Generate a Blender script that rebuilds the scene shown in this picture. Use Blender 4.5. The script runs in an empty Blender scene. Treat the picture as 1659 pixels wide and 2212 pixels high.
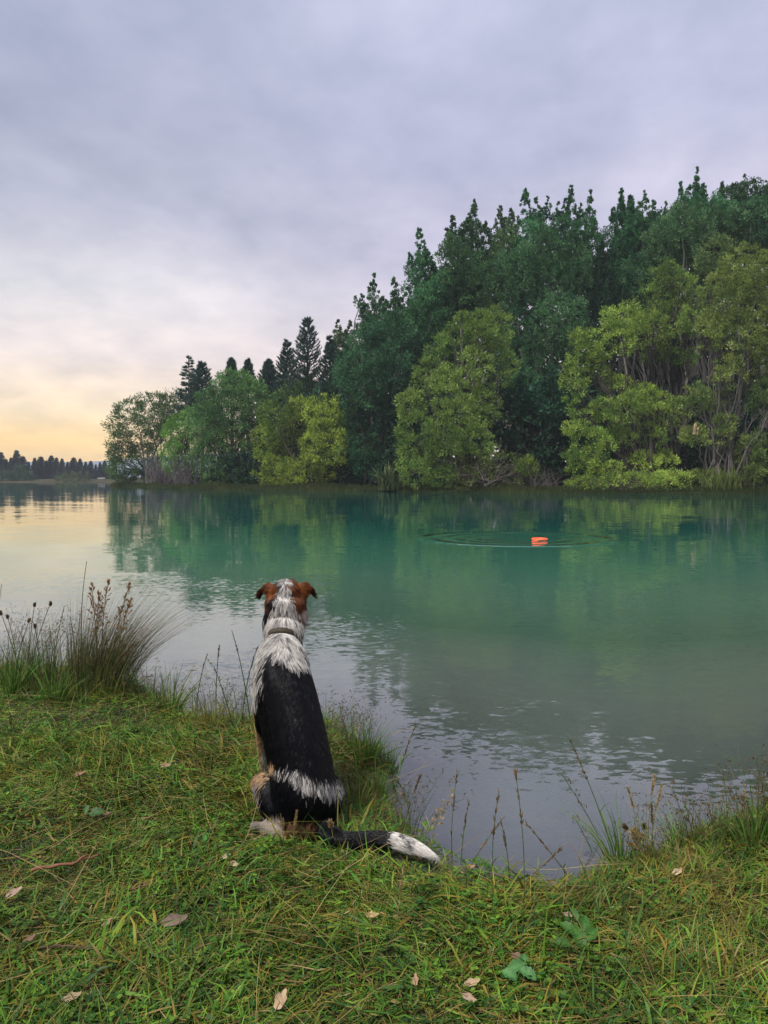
import bpy, bmesh, math, random
import numpy as np
from mathutils import Vector, kdtree, noise as mnoise

rng = np.random.default_rng(7)
random.seed(7)
R = math.radians
scene = bpy.context.scene
C = scene.collection

# ------------------------------------------------------------------ camera
CAM_Z = 1.1
PITCH = R(2.46)
HAZE = 0.00032
FPX = 769.0
cam_data = bpy.data.cameras.new('camera')
cam_data.sensor_width = 36.0
cam_data.lens = FPX / 1024 * 36.0
cam_data.clip_start = 0.05
cam_data.clip_end = 9000
cam = bpy.data.objects.new('camera', cam_data)
C.objects.link(cam)
cam.location = (0, 0, CAM_Z)
cam.rotation_euler = (math.pi / 2 - PITCH, 0, 0)
scene.camera = cam

# ------------------------------------------------------------------ exposure
scene.view_settings.view_transform = 'Standard'
scene.view_settings.look = 'None'
scene.view_settings.exposure = 1.75
scene.view_settings.gamma = 1.0
scene.view_settings.use_curve_mapping = False
scene.render.engine = 'CYCLES'
cy = scene.cycles
cy.max_bounces = 7
cy.diffuse_bounces = 3
cy.glossy_bounces = 3
cy.transmission_bounces = 4
cy.transparent_max_bounces = 8
cy.use_denoising = True
cy.sample_clamp_indirect = 6

# ------------------------------------------------------------------ world
SUN_ELEV, SUN_AZ = R(55), R(222)      # azimuth measured clockwise from +Y : behind and to the left
world = bpy.data.worlds.new('World')
scene.world = world
world.use_nodes = True
nt = world.node_tree
nt.nodes.clear()
class NB:
    """small node-building helper"""
    def __init__(self, nt): self.nt = nt
    def n(self, t, **kw):
        nd = self.nt.nodes.new(t)
        for k, v in kw.items(): setattr(nd, k, v)
        return nd
    def link(self, a, b): self.nt.links.new(a, b)
    def _in(self, sock, v):
        if isinstance(v, bpy.types.NodeSocket): self.link(v, sock)
        elif v is not None: sock.default_value = v
    def math(self, op, a, b=None, c=None, clamp=False):
        m = self.n('ShaderNodeMath', operation=op); m.use_clamp = clamp
        self._in(m.inputs[0], a)
        if b is not None: self._in(m.inputs[1], b)
        if c is not None: self._in(m.inputs[2], c)
        return m.outputs[0]
    def vmath(self, op, a, b=None, s=None):
        m = self.n('ShaderNodeVectorMath', operation=op)
        self._in(m.inputs[0], a)
        if b is not None: self._in(m.inputs[1], b)
        if s is not None: self._in(m.inputs['Scale'], s)
        return m.outputs['Value'] if op in ('LENGTH', 'DOT_PRODUCT', 'DISTANCE') else m.outputs[0]
    def mix(self, f, a, b, blend='MIX'):
        m = self.n('ShaderNodeMix', data_type='RGBA', blend_type=blend)
        self._in(m.inputs[0], f); self._in(m.inputs[6], a); self._in(m.inputs[7], b)
        return m.outputs[2]
    def ramp(self, f, stops, interp='LINEAR'):
        r = self.n('ShaderNodeValToRGB'); r.color_ramp.interpolation = interp
        e = r.color_ramp.elements
        while len(e) < len(stops): e.new(0.5)
        for el, (p, c) in zip(e, stops):
            el.position = p; el.color = (*c, 1) if len(c) == 3 else c
        self._in(r.inputs[0], f)
        return r.outputs[0]
    def maprange(self, v, a, b, c, d, smooth=False):
        m = self.n('ShaderNodeMapRange')
        if smooth: m.interpolation_type = 'SMOOTHSTEP'
        for i, x in enumerate((v, a, b, c, d)): self._in(m.inputs[i], x)
        return m.outputs[0]
    def noise(self, vec, scale, detail=3, rough=0.5, dist=0.0, out='Fac'):
        m = self.n('ShaderNodeTexNoise')
        self._in(m.inputs['Vector'], vec); self._in(m.inputs['Scale'], scale)
        m.inputs['Detail'].default_value = detail; m.inputs['Roughness'].default_value = rough
        m.inputs['Distortion'].default_value = dist
        return m.outputs[out]
    def comb(self, x, y, z):
        m = self.n('ShaderNodeCombineXYZ')
        for i, v in enumerate((x, y, z)): self._in(m.inputs[i], v)
        return m.outputs[0]
    def sep(self, v):
        m = self.n('ShaderNodeSeparateXYZ'); self._in(m.inputs[0], v); return m.outputs

def s2l(r, g, b):
    f = lambda v: (v / 255 / 12.92) if v / 255 <= 0.04045 else ((v / 255 + 0.055) / 1.055) ** 2.4
    return (f(r), f(g), f(b))

b = NB(nt)
tc = b.n('ShaderNodeTexCoord')
d = b.vmath('NORMALIZE', tc.outputs['Generated'])
sx, sy, sz = b.sep(d)
el = b.math('MAXIMUM', sz, 0.0)
# elevation ramps: sky above the sunset glow (left) and away from it (right)
left = b.ramp(el, [(0.0, s2l(255, 200, 96)), (0.045, s2l(253, 211, 132)), (0.08, s2l(241, 217, 178)), (0.15, s2l(224, 212, 206)),
                   (0.22, s2l(208, 206, 208)), (0.30, s2l(176, 178, 192)), (0.42, s2l(164, 169, 188)), (0.62, s2l(165, 171, 193)), (1.0, s2l(216, 220, 232))])
right = b.ramp(el, [(0.0, s2l(236, 214, 200)), (0.12, s2l(232, 215, 212)), (0.20, s2l(216, 206, 214)), (0.28, s2l(198, 194, 210)),
                    (0.40, s2l(180, 182, 203)), (0.62, s2l(173, 180, 202)), (1.0, s2l(216, 220, 232))])
hl = b.math('SQRT', b.math('ADD', b.math('MULTIPLY', sx, sx), b.math('MULTIPLY', sy, sy)))
az = b.math('DIVIDE', b.math('SUBTRACT', b.math('MULTIPLY', sy, 0.78), b.math('MULTIPLY', sx, 0.62)), b.math('MAXIMUM', hl, 0.01))
glow = b.maprange(az, 0.72, 0.985, 0.0, 1.0, True)
base = b.mix(glow, right, left)
# cloud deck seen in perspective
k = b.math('DIVIDE', 1.0, b.math('ADD', el, 0.26))
cv = b.comb(b.math('MULTIPLY', b.math('MULTIPLY', sx, k), 1.5), b.math('MULTIPLY', b.math('MULTIPLY', sy, k), 1.3), sz)
n1 = b.noise(cv, 1.1, 6, 0.55, 0.35)
n2 = b.noise(cv, 3.2, 5, 0.5, 0.2)
n3 = b.noise(cv, 8.5, 5, 0.55, 0.3)
cl = b.math('ADD', b.math('MULTIPLY', b.math('SUBTRACT', n1, 0.5), 0.75), b.math('ADD', b.math('MULTIPLY', b.math('SUBTRACT', n2, 0.5), 0.42), b.math('MULTIPLY', b.math('SUBTRACT', n3, 0.5), 0.18)))
amp = b.math('ADD', 1.0, cl)
tint = b.mix(b.maprange(cl, -0.2, 0.2, 0, 1), (0.93, 0.97, 1.05, 1), (1.03, 1.0, 0.985, 1))
cloudcol = b.mix(1.0, b.mix(1.0, base, b.comb(amp, amp, amp), 'MULTIPLY'), tint, 'MULTIPLY')
below = b.maprange(sz, -0.02, 0.0, 0, 1)
cloudcol = b.mix(below, (0.12, 0.14, 0.13, 1), cloudcol)
sky = b.n('ShaderNodeTexSky', sky_type='NISHITA')
sky.sun_disc = False
sky.sun_elevation = SUN_ELEV
sky.sun_rotation = SUN_AZ
bg1 = b.n('ShaderNodeBackground'); b.link(sky.outputs[0], bg1.inputs[0]); bg1.inputs[1].default_value = 0.05
bg2 = b.n('ShaderNodeBackground'); b.link(cloudcol, bg2.inputs[0]); bg2.inputs[1].default_value = 0.362
mx = b.n('ShaderNodeMixShader'); mx.inputs[0].default_value = 0.96
b.link(bg1.outputs[0], mx.inputs[1]); b.link(bg2.outputs[0], mx.inputs[2])
wo = b.n('ShaderNodeOutputWorld'); b.link(mx.outputs[0], wo.inputs[0])

sd = bpy.data.lights.new('sun', 'SUN')
sd.energy = 1.5
sd.angle = R(14)
sd.color = (1.0, 0.95, 0.87)
so = bpy.data.objects.new('sun', sd)
C.objects.link(so)
sdir = Vector((math.sin(SUN_AZ) * math.cos(SUN_ELEV), math.cos(SUN_AZ) * math.cos(SUN_ELEV), math.sin(SUN_ELEV)))
so.rotation_euler = sdir.to_track_quat('Z', 'Y').to_euler()
so.location = sdir * 50

# ------------------------------------------------------------------ measuring helpers
S = 768 / 1659.0
HZ = 512 - FPX * math.tan(PITCH)
def ray(xd, yd):
    x = (xd * S - 384) / FPX; v = -(yd * S - 512) / FPX
    return np.array([x, math.cos(PITCH) + v * math.sin(PITCH), -math.sin(PITCH) + v * math.cos(PITCH)])
def pt(xd, yd, Y):
    r = ray(xd, yd); return np.array([0, 0, CAM_Z]) + r * (Y / r[1])
def gnd(xd, yd, z=0.0):
    r = ray(xd, yd); return np.array([0, 0, CAM_Z]) + r * ((z - CAM_Z) / r[2])
def dpx(Y): return Y * S / FPX       # metres covered by one unit of the measuring grid at depth Y

# ------------------------------------------------------------------ object helpers
def setp(o, label=None, cat=None, group=None, kind=None):
    if label: o['label'] = label
    if cat: o['category'] = cat
    if group: o['group'] = group
    if kind: o['kind'] = kind
    return o
def empty(name, loc, label, cat, group=None):
    o = bpy.data.objects.new(name, None); C.objects.link(o)
    o.empty_display_size = 0.1
    o.location = tuple(float(v) for v in loc)
    return setp(o, label, cat, group)
def copy_tree(o, parent=None):
    c = o.copy(); C.objects.link(c)
    if parent is not None:
        c.parent = parent
    for ch in list(o.children): copy_tree(ch, c)
    return c
def mesh_obj(name, V, F, mat, parent=None, col=None, smooth=True, at=None):
    """V (n,3) array, F list of (m,k) index arrays; at = world position the vertices are taken relative to"""
    V = np.asarray(V, dtype=np.float32)
    if at is not None: V = V - np.asarray(at, dtype=np.float32)
    me = bpy.data.meshes.new(name)
    F = [f for f in F if len(f)]
    loops = np.concatenate([f.ravel() for f in F]).astype(np.int32)
    tot = np.concatenate([np.full(len(f), f.shape[1]) for f in F]).astype(np.int32)
    st = np.concatenate([[0], np.cumsum(tot)[:-1]]).astype(np.int32)
    me.vertices.add(len(V)); me.vertices.foreach_set('co', V.ravel())
    me.loops.add(len(loops)); me.loops.foreach_set('vertex_index', loops)
    me.polygons.add(len(tot)); me.polygons.foreach_set('loop_start', st)
    try: me.polygons.foreach_set('loop_total', tot)
    except Exception: pass
    me.polygons.foreach_set('use_smooth', np.full(len(tot), smooth))
    me.update(calc_edges=True)
    if col is not None:
        a = me.color_attributes.new('Col', 'FLOAT_COLOR', 'POINT')
        cc = np.ones((len(V), 4), dtype=np.float32); cc[:, :3] = col
        a.data.foreach_set('color', cc.ravel())
    if mat is not None: me.materials.append(mat)
    o = bpy.data.objects.new(name, me); C.objects.link(o)
    if parent is not None: o.parent = parent
    elif at is not None: o.location = tuple(float(v) for v in at)
    return o
class Acc:
    """collects geometry with per-vertex colour, then links it as ONE mesh object"""
    def __init__(self): self.V = []; self.F3 = []; self.F4 = []; self.K = []; self.n = 0
    def add(self, V, F, col):
        V = np.asarray(V, float).reshape(-1, 3)
        F = np.asarray(F) + self.n
        (self.F3 if F.shape[1] == 3 else self.F4).append(F)
        col = np.asarray(col, float)
        if col.ndim == 1: col = np.tile(col, (len(V), 1))
        self.V.append(V); self.K.append(col); self.n += len(V)
    def build(self, name, mat, parent=None, at=None, smooth=True):
        F = []
        if self.F3: F.append(np.concatenate(self.F3))
        if self.F4: F.append(np.concatenate(self.F4))
        return mesh_obj(name, np.concatenate(self.V), F, mat, parent, np.concatenate(self.K), smooth, at)
    def ribbons(self, P, Wd, side, col):
        """P (n,k,3) spines, Wd (n,k) widths, side (n,3) unit, col (n,3)"""
        n, kk, _ = P.shape
        s = side[:, None, :] * Wd[:, :, None] * 0.5
        V = np.stack([P - s, P + s], axis=2).reshape(n * kk * 2, 3)
        i = np.arange(n)[:, None] * kk * 2 + np.arange(kk - 1)[None, :] * 2
        i = i.ravel()
        F = np.stack([i, i + 1, i + 3, i + 2], 1)
        self.add(V, F, np.repeat(col, kk * 2, axis=0))
    def leaves(self, P, A, Sd, L, Wd, col):
        """rhombic leaves: base P, long axis A, side Sd"""
        n = len(P)
        L = np.broadcast_to(L, (n,))[:, None]; Wd = np.broadcast_to(Wd, (n,))[:, None]
        V = np.stack([P, P + A * L * 0.45 + Sd * Wd * 0.5, P + A * L, P + A * L * 0.45 - Sd * Wd * 0.5], 1)
        F = np.arange(n * 4).reshape(n, 4)
        self.add(V.reshape(-1, 3), F, np.repeat(col, 4, axis=0))
    def tri_leaves(self, P, A, Sd, L, Wd, col):
        """cheap pointed leaves, one triangle each"""
        n = len(P)
        L = np.broadcast_to(L, (n,))[:, None]; Wd = np.broadcast_to(Wd, (n,))[:, None]
        k = rng.random((n, 1)) * 0.45
        V = np.stack([P + A * L * k + Sd * Wd * 0.5, P + A * L * (k * 0.3) - Sd * Wd * 0.5, P + A * L], 1)
        self.add(V.reshape(-1, 3), np.arange(n * 3).reshape(n, 3), np.repeat(col, 3, axis=0))
    def tubes(self, P, Rr, col, sides=4):
        """P (n,k,3), Rr (n,k)"""
        n, kk, _ = P.shape
        T = np.gradient(P, axis=1); T /= np.linalg.norm(T, axis=2, keepdims=True) + 1e-9
        ref = np.where(np.abs(T[:, :, 2:3]) > 0.9, np.array([1., 0, 0]), np.array([0, 0, 1.]))
        ref = ref[:, :1, :] + 0 * ref            # one reference per tube avoids twisting
        U = np.cross(T, ref); U /= np.linalg.norm(U, axis=2, keepdims=True) + 1e-9
        Wv = np.cross(T, U)
        a = np.arange(sides) * 2 * math.pi / sides
        V = P[:, :, None, :] + Rr[:, :, None, None] * (U[:, :, None, :] * np.cos(a)[None, None, :, None] + Wv[:, :, None, :] * np.sin(a)[None, None, :, None])
        idx = np.arange(n * kk * sides).reshape(n, kk, sides)
        a0 = idx[:, :-1, :]; a1 = idx[:, 1:, :]
        F = np.stack([a0, np.roll(a0, -1, 2), np.roll(a1, -1, 2), a1], 3).reshape(-1, 4)
        self.add(V.reshape(-1, 3), F, np.repeat(np.broadcast_to(col, (n, 3)), kk * sides, axis=0))
def unit(v): return v / (np.linalg.norm(v, axis=-1, keepdims=True) + 1e-9)
def rsph(n): return unit(rng.normal(size=(n, 3)))

def vnoise(x, y, s, seed=0):
    """smooth value noise on arrays"""
    x = x * s + seed * 17.3; y = y * s + seed * 9.1
    xi = np.floor(x).astype(np.int64); yi = np.floor(y).astype(np.int64)
    fx = x - xi; fy = y - yi; fx = fx * fx * (3 - 2 * fx); fy = fy * fy * (3 - 2 * fy)
    def h(a, c):
        q = (a * 374761393 + c * 668265263 + seed * 1442695) & 0xffffffff
        q = ((q ^ (q >> 13)) * 1274126177) & 0xffffffff
        return ((q ^ (q >> 16)) & 0xffff) / 65535.0
    return (h(xi, yi) * (1 - fx) + h(xi + 1, yi) * fx) * (1 - fy) + (h(xi, yi + 1) * (1 - fx) + h(xi + 1, yi + 1) * fx) * fy

# ------------------------------------------------------------------ materials
def new_mat(name):
    m = bpy.data.materials.new(name); m.use_nodes = True
    m.node_tree.nodes.clear()
    return m, NB(m.node_tree)
def leaf_mat(name, transl=0.35, rough=0.55, spec=0.25, var=0.25, nscale=3.0):
    m, q = new_mat(name)
    at = q.n('ShaderNodeAttribute', attribute_name='Col')
    geo = q.n('ShaderNodeNewGeometry')
    nz = q.noise(geo.outputs['Position'], nscale, 2)
    v = q.maprange(nz, 0.3, 0.7, 1 - var, 1 + var)
    col = q.mix(1.0, at.outputs['Color'], q.comb(v, v, v), 'MULTIPLY')
    p = q.n('ShaderNodeBsdfPrincipled'); q.link(col, p.inputs['Base Color'])
    p.inputs['Roughness'].default_value = rough; p.inputs['Specular IOR Level'].default_value = spec
    t = q.n('ShaderNodeBsdfTranslucent'); q.link(col, t.inputs[0])
    ms = q.n('ShaderNodeMixShader'); ms.inputs[0].default_value = transl
    q.link(p.outputs[0], ms.inputs[1]); q.link(t.outputs[0], ms.inputs[2])
    o = q.n('ShaderNodeOutputMaterial'); q.link(ms.outputs[0], o.inputs[0])
    return m
def solid_mat(name, rough=0.7, spec=0.3, c1=None, c2=None, scale=8.0, bump=0.0, bscale=40.0, detail=5):
    """procedural two-tone material; colours default to the Col attribute"""
    m, q = new_mat(name)
    geo = q.n('ShaderNodeTexCoord')
    nz = q.noise(geo.outputs['Object'], scale, detail, 0.6)
    if c1 is None:
        at = q.n('ShaderNodeAttribute', attribute_name='Col')
        v = q.maprange(nz, 0.3, 0.7, 0.75, 1.25)
        col = q.mix(1.0, at.outputs['Color'], q.comb(v, v, v), 'MULTIPLY')
    else:
        col = q.mix(q.maprange(nz, 0.35, 0.65, 0, 1), (*c1, 1), (*c2, 1))
    p = q.n('ShaderNodeBsdfPrincipled'); q._in(p.inputs['Base Color'], col)
    p.inputs['Roughness'].default_value = rough; p.inputs['Specular IOR Level'].default_value = spec
    if bump:
        bp = q.n('ShaderNodeBump'); bp.inputs['Distance'].default_value = bump
        q.link(q.noise(geo.outputs['Object'], bscale, 4), bp.inputs['Height']); q.link(bp.outputs[0], p.inputs['Normal'])
    o = q.n('ShaderNodeOutputMaterial'); q.link(p.outputs[0], o.inputs[0])
    return m
M_grass = leaf_mat('grass_blades', 0.22, 0.5, 0.18, 0.35, 6.0)
M_leaf = leaf_mat('tree_leaves', 0.2, 0.7, 0.08, 0.3, 0.35)
M_needle = leaf_mat('conifer_needles', 0.12, 0.6, 0.2, 0.25, 0.6)
M_bark = solid_mat('bark', 0.95, 0.03, None, None, 1.5)
M_dry = leaf_mat('dry_stems', 0.2, 0.6, 0.25, 0.2, 30.0)
M_dead = solid_mat('dead_leaf', 0.8, 0.2, None, None, 30.0, 0.002, 60)
# ------------------------------------------------------------------ shoreline and near ground
SH = [(-1500, 1360), (-700, 1415), (-300, 1440), (0, 1462), (150, 1470), (290, 1492), (350, 1528), (430, 1560), (540, 1580), (700, 1580), (790, 1602),
      (845, 1660), (852, 1730), (872, 1800), (935, 1850), (1010, 1880), (1110, 1905), (1230, 1934), (1290, 1915), (1350, 1895),
      (1420, 1868), (1450, 1836), (1500, 1808), (1580, 1790), (1659, 1766), (1900, 1720), (2600, 1640)]
shore = np.array([gnd(x, y, 0)[:2] for x, y in SH])
shore = np.concatenate([[[-90, 22]], shore, [[30, 9.0]], [[90, 26]]])
# wobble and refine
def refine(P, step, amp):
    out = []
    for a, c in zip(P[:-1], P[1:]):
        L = np.linalg.norm(c - a); n = max(1, int(L / max(step, L / 40)))
        for i in range(n):
            p = a + (c - a) * i / n
            out.append(p)
    out.append(P[-1]); out = np.array(out)
    dx = (vnoise(out[:, 0] + 3.1, out[:, 1], 7, 1) - .5) * amp; dy = (vnoise(out[:, 0], out[:, 1] + 8.2, 7, 2) - .5) * amp
    return out + np.stack([dx, dy], 1)
shore = refine(shore, 0.12, 0.09)
poly = np.concatenate([shore, [[95, -60], [-95, -60]]])
def inland(x, y):
    """signed distance to the waterline, positive on land"""
    x = np.asarray(x, float).ravel(); y = np.asarray(y, float).ravel()
    P = np.stack([x, y], 1)
    best = np.full(len(P), 1e9)
    for a, c in zip(shore[:-1], shore[1:]):
        e = c - a; t = np.clip(((P - a) @ e) / (e @ e), 0, 1)
        dd = np.hypot(P[:, 0] - a[0] - t * e[0], P[:, 1] - a[1] - t * e[1])
        best = np.minimum(best, dd)
    ins = np.zeros(len(P), bool)
    n = len(poly); j = n - 1
    for i in range(n):
        xi, yi = poly[i]; xj, yj = poly[j]
        if yi != yj:
            cond = ((yi > P[:, 1]) != (yj > P[:, 1])) & (P[:, 0] < (xj - xi) * (P[:, 1] - yi) / (yj - yi) + xi)
            ins ^= cond
        j = i
    return np.where(ins, best, -best)
def height(x, y, dd=None):
    x = np.asarray(x, float).ravel(); y = np.asarray(y, float).ravel()
    if dd is None: dd = inland(x, y)
    land = 0.105 * (1 - np.exp(-np.maximum(dd, 0) / 0.11)) + 0.05 * (1 - np.exp(-np.maximum(dd, 0) / 1.6))
    w = np.maximum(-dd, 0)
    bed = -(0.02 * (1 - np.exp(-w / 0.05)) + 0.11 * w + 0.012 * w * w)
    bed = np.maximum(bed, -4.0)
    z = np.where(dd > 0, land, bed)
    sc = np.clip(np.abs(dd) / 0.1, 0.1, 1)
    z = z + sc * ((vnoise(x, y, 3.5, 3) - .5) * 0.035 + (vnoise(x, y, 11, 4) - .5) * 0.016) * np.where(dd > 0, 1, 0.6)
    return z
def hz(x, y): return float(height([x], [y])[0])
def gz(xd, yd, zadd=0.0):
    """point on the near ground under a measured position"""
    z = 0.14
    for _ in range(4):
        p = gnd(xd, yd, z); z = max(hz(p[0], p[1]), -0.05)
    p = gnd(xd, yd, z); p[2] = z + zadd
    return p

def axis(stops):
    """coordinates from (limit, step) pairs growing outward"""
    out = [0.0]
    for lim, st in stops:
        while out[-1] < lim: out.append(out[-1] + st)
    return np.array(out)
ax = axis([(2.6, 0.04), (5, 0.1), (12, 0.4), (40, 2.5), (90, 10)])
xs = np.concatenate([-ax[:0:-1], ax])
ys = np.concatenate([-axis([(2, 0.4), (50, 8)])[:0:-1], axis([(5.5, 0.045), (9, 0.12), (20, 0.6), (30, 2)])])
GX, GY = np.meshgrid(xs, ys)
gx, gy = GX.ravel(), GY.ravel()
gdd = inland(gx, gy)
gzv = height(gx, gy, gdd)
def grid_faces(nx, ny):
    i = (np.arange(ny - 1)[:, None] * nx + np.arange(nx - 1)[None, :]).ravel()
    return np.stack([i, i + 1, i + nx + 1, i + nx], 1)
m, q = new_mat('bank_earth')
geo = q.n('ShaderNodeNewGeometry'); P_ = geo.outputs['Position']
n1 = q.noise(P_, 5, 6, 0.6); n2 = q.noise(P_, 60, 4, 0.6); n3 = q.noise(P_, 2.2, 4, 0.55)
zc = q.sep(P_)[2]
soil = q.mix(q.maprange(n1, 0.35, 0.65, 0, 1), (0.022, 0.018, 0.010, 1), (0.045, 0.05, 0.02, 1))
mud = q.mix(q.maprange(n1, 0.3, 0.7, 0, 1), (0.075, 0.062, 0.055, 1), (0.12, 0.105, 0.095, 1))
silt = q.mix(q.maprange(n3, 0.3, 0.7, 0, 1), (0.42, 0.45, 0.42, 1), (0.60, 0.61, 0.57, 1))
silt = q.mix(q.maprange(n2, 0.55, 0.72, 0, 0.5), silt, (0.28, 0.29, 0.26, 1))
c = q.mix(q.maprange(q.math('ADD', zc, q.math('MULTIPLY', q.math('SUBTRACT', n1, 0.5), 0.05)), 0.05, 0.09, 0, 1), mud, soil)
c = q.mix(q.maprange(q.math('ADD', zc, q.math('MULTIPLY', q.math('SUBTRACT', n3, 0.5), 0.09)), -0.02, -0.09, 0, 1), c, silt)
p = q.n('ShaderNodeBsdfPrincipled'); q.link(c, p.inputs['Base Color'])
q.link(q.maprange(zc, 0.0, 0.07, 0.35, 0.9), p.inputs['Roughness'])
bp = q.n('ShaderNodeBump'); bp.inputs['Distance'].default_value = 0.012; q.link(n2, bp.inputs['Height']); q.link(bp.outputs[0], p.inputs['Normal'])
o_ = q.n('ShaderNodeOutputMaterial'); q.link(p.outputs[0], o_.inputs[0])
ground = mesh_obj('ground', np.stack([gx, gy, gzv], 1), [grid_faces(len(xs), len(ys))], m)
setp(ground, 'grassy lake bank sloping down into the shallows', None, None, 'structure')

# lake bed far out
bm_ = solid_mat('lake_bed', 0.9, 0.1, (0.10, 0.14, 0.12), (0.15, 0.19, 0.16), 0.3)
LB = np.array([[-1350, -62, -4.3], [1350, -62, -4.3], [1350, 1290, -4.3], [-1350, 1290, -4.3]], float)
setp(mesh_obj('lake_bed', LB, [np.array([[0, 1, 2, 3]])], bm_), 'pale silty bottom of the lake', None, None, 'structure')

# ------------------------------------------------------------------ water
RIPC = gnd(1112, 1163, 0)
axw = axis([(4, 0.12), (12, 0.5), (60, 4), (300, 30), (1300, 100)])
xw = np.concatenate([-axw[:0:-1], axw])
yw = axis([(7, 0.12), (16, 0.5), (60, 3), (300, 20), (1200, 100)]) + 1.0
WX, WY = np.meshgrid(xw, yw); wx, wy = WX.ravel(), WY.ravel()
wd = np.maximum(-inland(wx, wy), 0)
depth = np.where(wd > 14, 4.0, 0.02 * (1 - np.exp(-wd / 0.05)) + 0.11 * wd + 0.012 * wd * wd)
m, q = new_mat('lake_water')
geo = q.n('ShaderNodeNewGeometry'); P_ = geo.outputs['Position']
at = q.n('ShaderNodeAttribute', attribute_name='Col')
dep = q.math('MULTIPLY', q.sep(at.outputs['Vector'])[0], 10.0)
px_, py_, pz_ = q.sep(P_)
def slope(scale, stretch, seedz):
    v = q.comb(q.math('MULTIPLY', px_, stretch), py_, seedz)
    return q.vmath('SUBTRACT', q.noise(v, scale, 2, 0.5, 0.0, 'Color'), (0.5, 0.5, 0.5))
patch = q.noise(q.comb(q.math('MULTIPLY', px_, 0.8), py_, 5.0), 0.42, 3, 0.5, 0.6)
near = q.maprange(py_, 5.5, 11.0, 1.0, 0.12, True)
patchf = q.math('MULTIPLY', q.maprange(patch, 0.42, 0.62, 0.2, 1.0, True), near)
s1 = q.vmath('SCALE', slope(0.8, 0.4, 0.0), s=0.022)
s2 = q.vmath('SCALE', slope(3.2, 0.35, 3.0), s=0.024)
s3 = q.vmath('SCALE', slope(38.0, 0.5, 7.0), s=q.math('MULTIPLY', patchf, 0.26))
s4 = q.vmath('SCALE', slope(13.0, 0.4, 11.0), s=q.math('MULTIPLY', q.math('ADD', patchf, 0.12), 0.085))
ssum = q.vmath('ADD', q.vmath('ADD', s1, s2), q.vmath('ADD', s3, s4))
# rings spreading from where the toy landed
rv = q.vmath('SUBTRACT', P_, tuple(float(v) for v in RIPC))
rl = q.vmath('LENGTH', rv); rdir = q.vmath('NORMALIZE', rv)
RR = 1.62
def ringg(r0, w, a):
    t = q.math('DIVIDE', q.math('SUBTRACT', rl, r0), w)
    g = q.math('EXPONENT', q.math('MULTIPLY', q.math('MULTIPLY', t, t), -1.0))
    return q.math('MULTIPLY', q.math('MULTIPLY', t, g), a)
rs = q.math('ADD', ringg(RR, 0.17, 0.42), q.math('ADD', ringg(RR - 0.42, 0.14, 0.30), ringg(RR - 0.8, 0.10, 0.14)))
inner = q.maprange(rl, 0.2, RR, 1.0, 0.0, True)
sin_ = q.vmath('SCALE', slope(10.0, 0.6, 19.0), s=q.math('MULTIPLY', inner, 0.4))
ssum = q.vmath('ADD', ssum, q.vmath('ADD', q.vmath('SCALE', rdir, s=rs), sin_))
sxx, syy, _ = q.sep(ssum)
nrm = q.vmath('NORMALIZE', q.comb(sxx, syy, 1.0))
fr = q.n('ShaderNodeFresnel'); fr.inputs['IOR'].default_value = 2.4; q.link(nrm, fr.inputs['Normal'])
gl = q.n('ShaderNodeBsdfGlossy'); gl.inputs['Roughness'].default_value = 0.025; q.link(nrm, gl.inputs['Normal'])
gl.inputs['Color'].default_value = (0.97, 0.97, 0.97, 1)
bcol = q.ramp(q.math('DIVIDE', dep, 4.0), [(0.0, (0.36, 0.40, 0.36)), (0.09, (0.085, 0.165, 0.115)), (0.3, (0.040, 0.140, 0.092)), (0.7, (0.008, 0.092, 0.062)), (1.0, (0.002, 0.060, 0.055))])
cn = q.noise(P_, 0.25, 3)
bcol = q.mix(q.maprange(cn, 0.35, 0.7, 0.0, 0.25), bcol, (0.015, 0.09, 0.07, 1))
df = q.n('ShaderNodeBsdfDiffuse'); q.link(bcol, df.inputs[0])
tr = q.n('ShaderNodeBsdfTransparent'); tr.inputs[0].default_value = (0.93, 0.97, 0.95, 1)
tf = q.math('SUBTRACT', 1.0, q.math('EXPONENT', q.math('MULTIPLY', dep, -2.3)))
m1 = q.n('ShaderNodeMixShader'); q.link(tf, m1.inputs[0]); q.link(tr.outputs[0], m1.inputs[1]); q.link(df.outputs[0], m1.inputs[2])
m2 = q.n('ShaderNodeMixShader'); q.link(fr.outputs[0], m2.inputs[0]); q.link(m1.outputs[0], m2.inputs[1]); q.link(gl.outputs[0], m2.inputs[2])
o_ = q.n('ShaderNodeOutputMaterial'); q.link(m2.outputs[0], o_.inputs[0])
water = mesh_obj('water', np.stack([wx, wy, 0 * wx], 1), [grid_faces(len(xw), len(yw))], m,
                 None, np.stack([depth / 10, depth * 0, depth * 0], 1))
setp(water, 'calm green lake water with faint ripples', None, None, 'structure')

# ------------------------------------------------------------------ island and far shore
def land_strip(name, pts, zt, width, mat, label, top=(0.12, 0.4)):
    """low land whose waterline passes through world points pts, running back by width"""
    P = np.array(pts, float); n = len(P)
    rows = []
    prof = [(-1.5, -1.2), (-0.1, -0.06), (0.5, top[0] * 0.6), (2.5, top[0]), (8, top[1]), (width, zt)]
    for w, z in prof:
        off = np.stack([0 * P[:, 0], np.full(n, w)], 1)
        row = P + off
        zz = z + (vnoise(row[:, 0], row[:, 1], 0.35, 6) - .5) * 0.25 * (w > 0)
        rows.append(np.stack([row[:, 0], row[:, 1], zz], 1))
    V = np.concatenate(rows)
    o = mesh_obj(name, V, [grid_faces(n, len(prof))], mat)
    return setp(o, label, None, None, 'structure')
M_isl = solid_mat('island_soil', 0.95, 0.1, (0.010, 0.015, 0.007), (0.022, 0.032, 0.011), 0.6)
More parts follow.
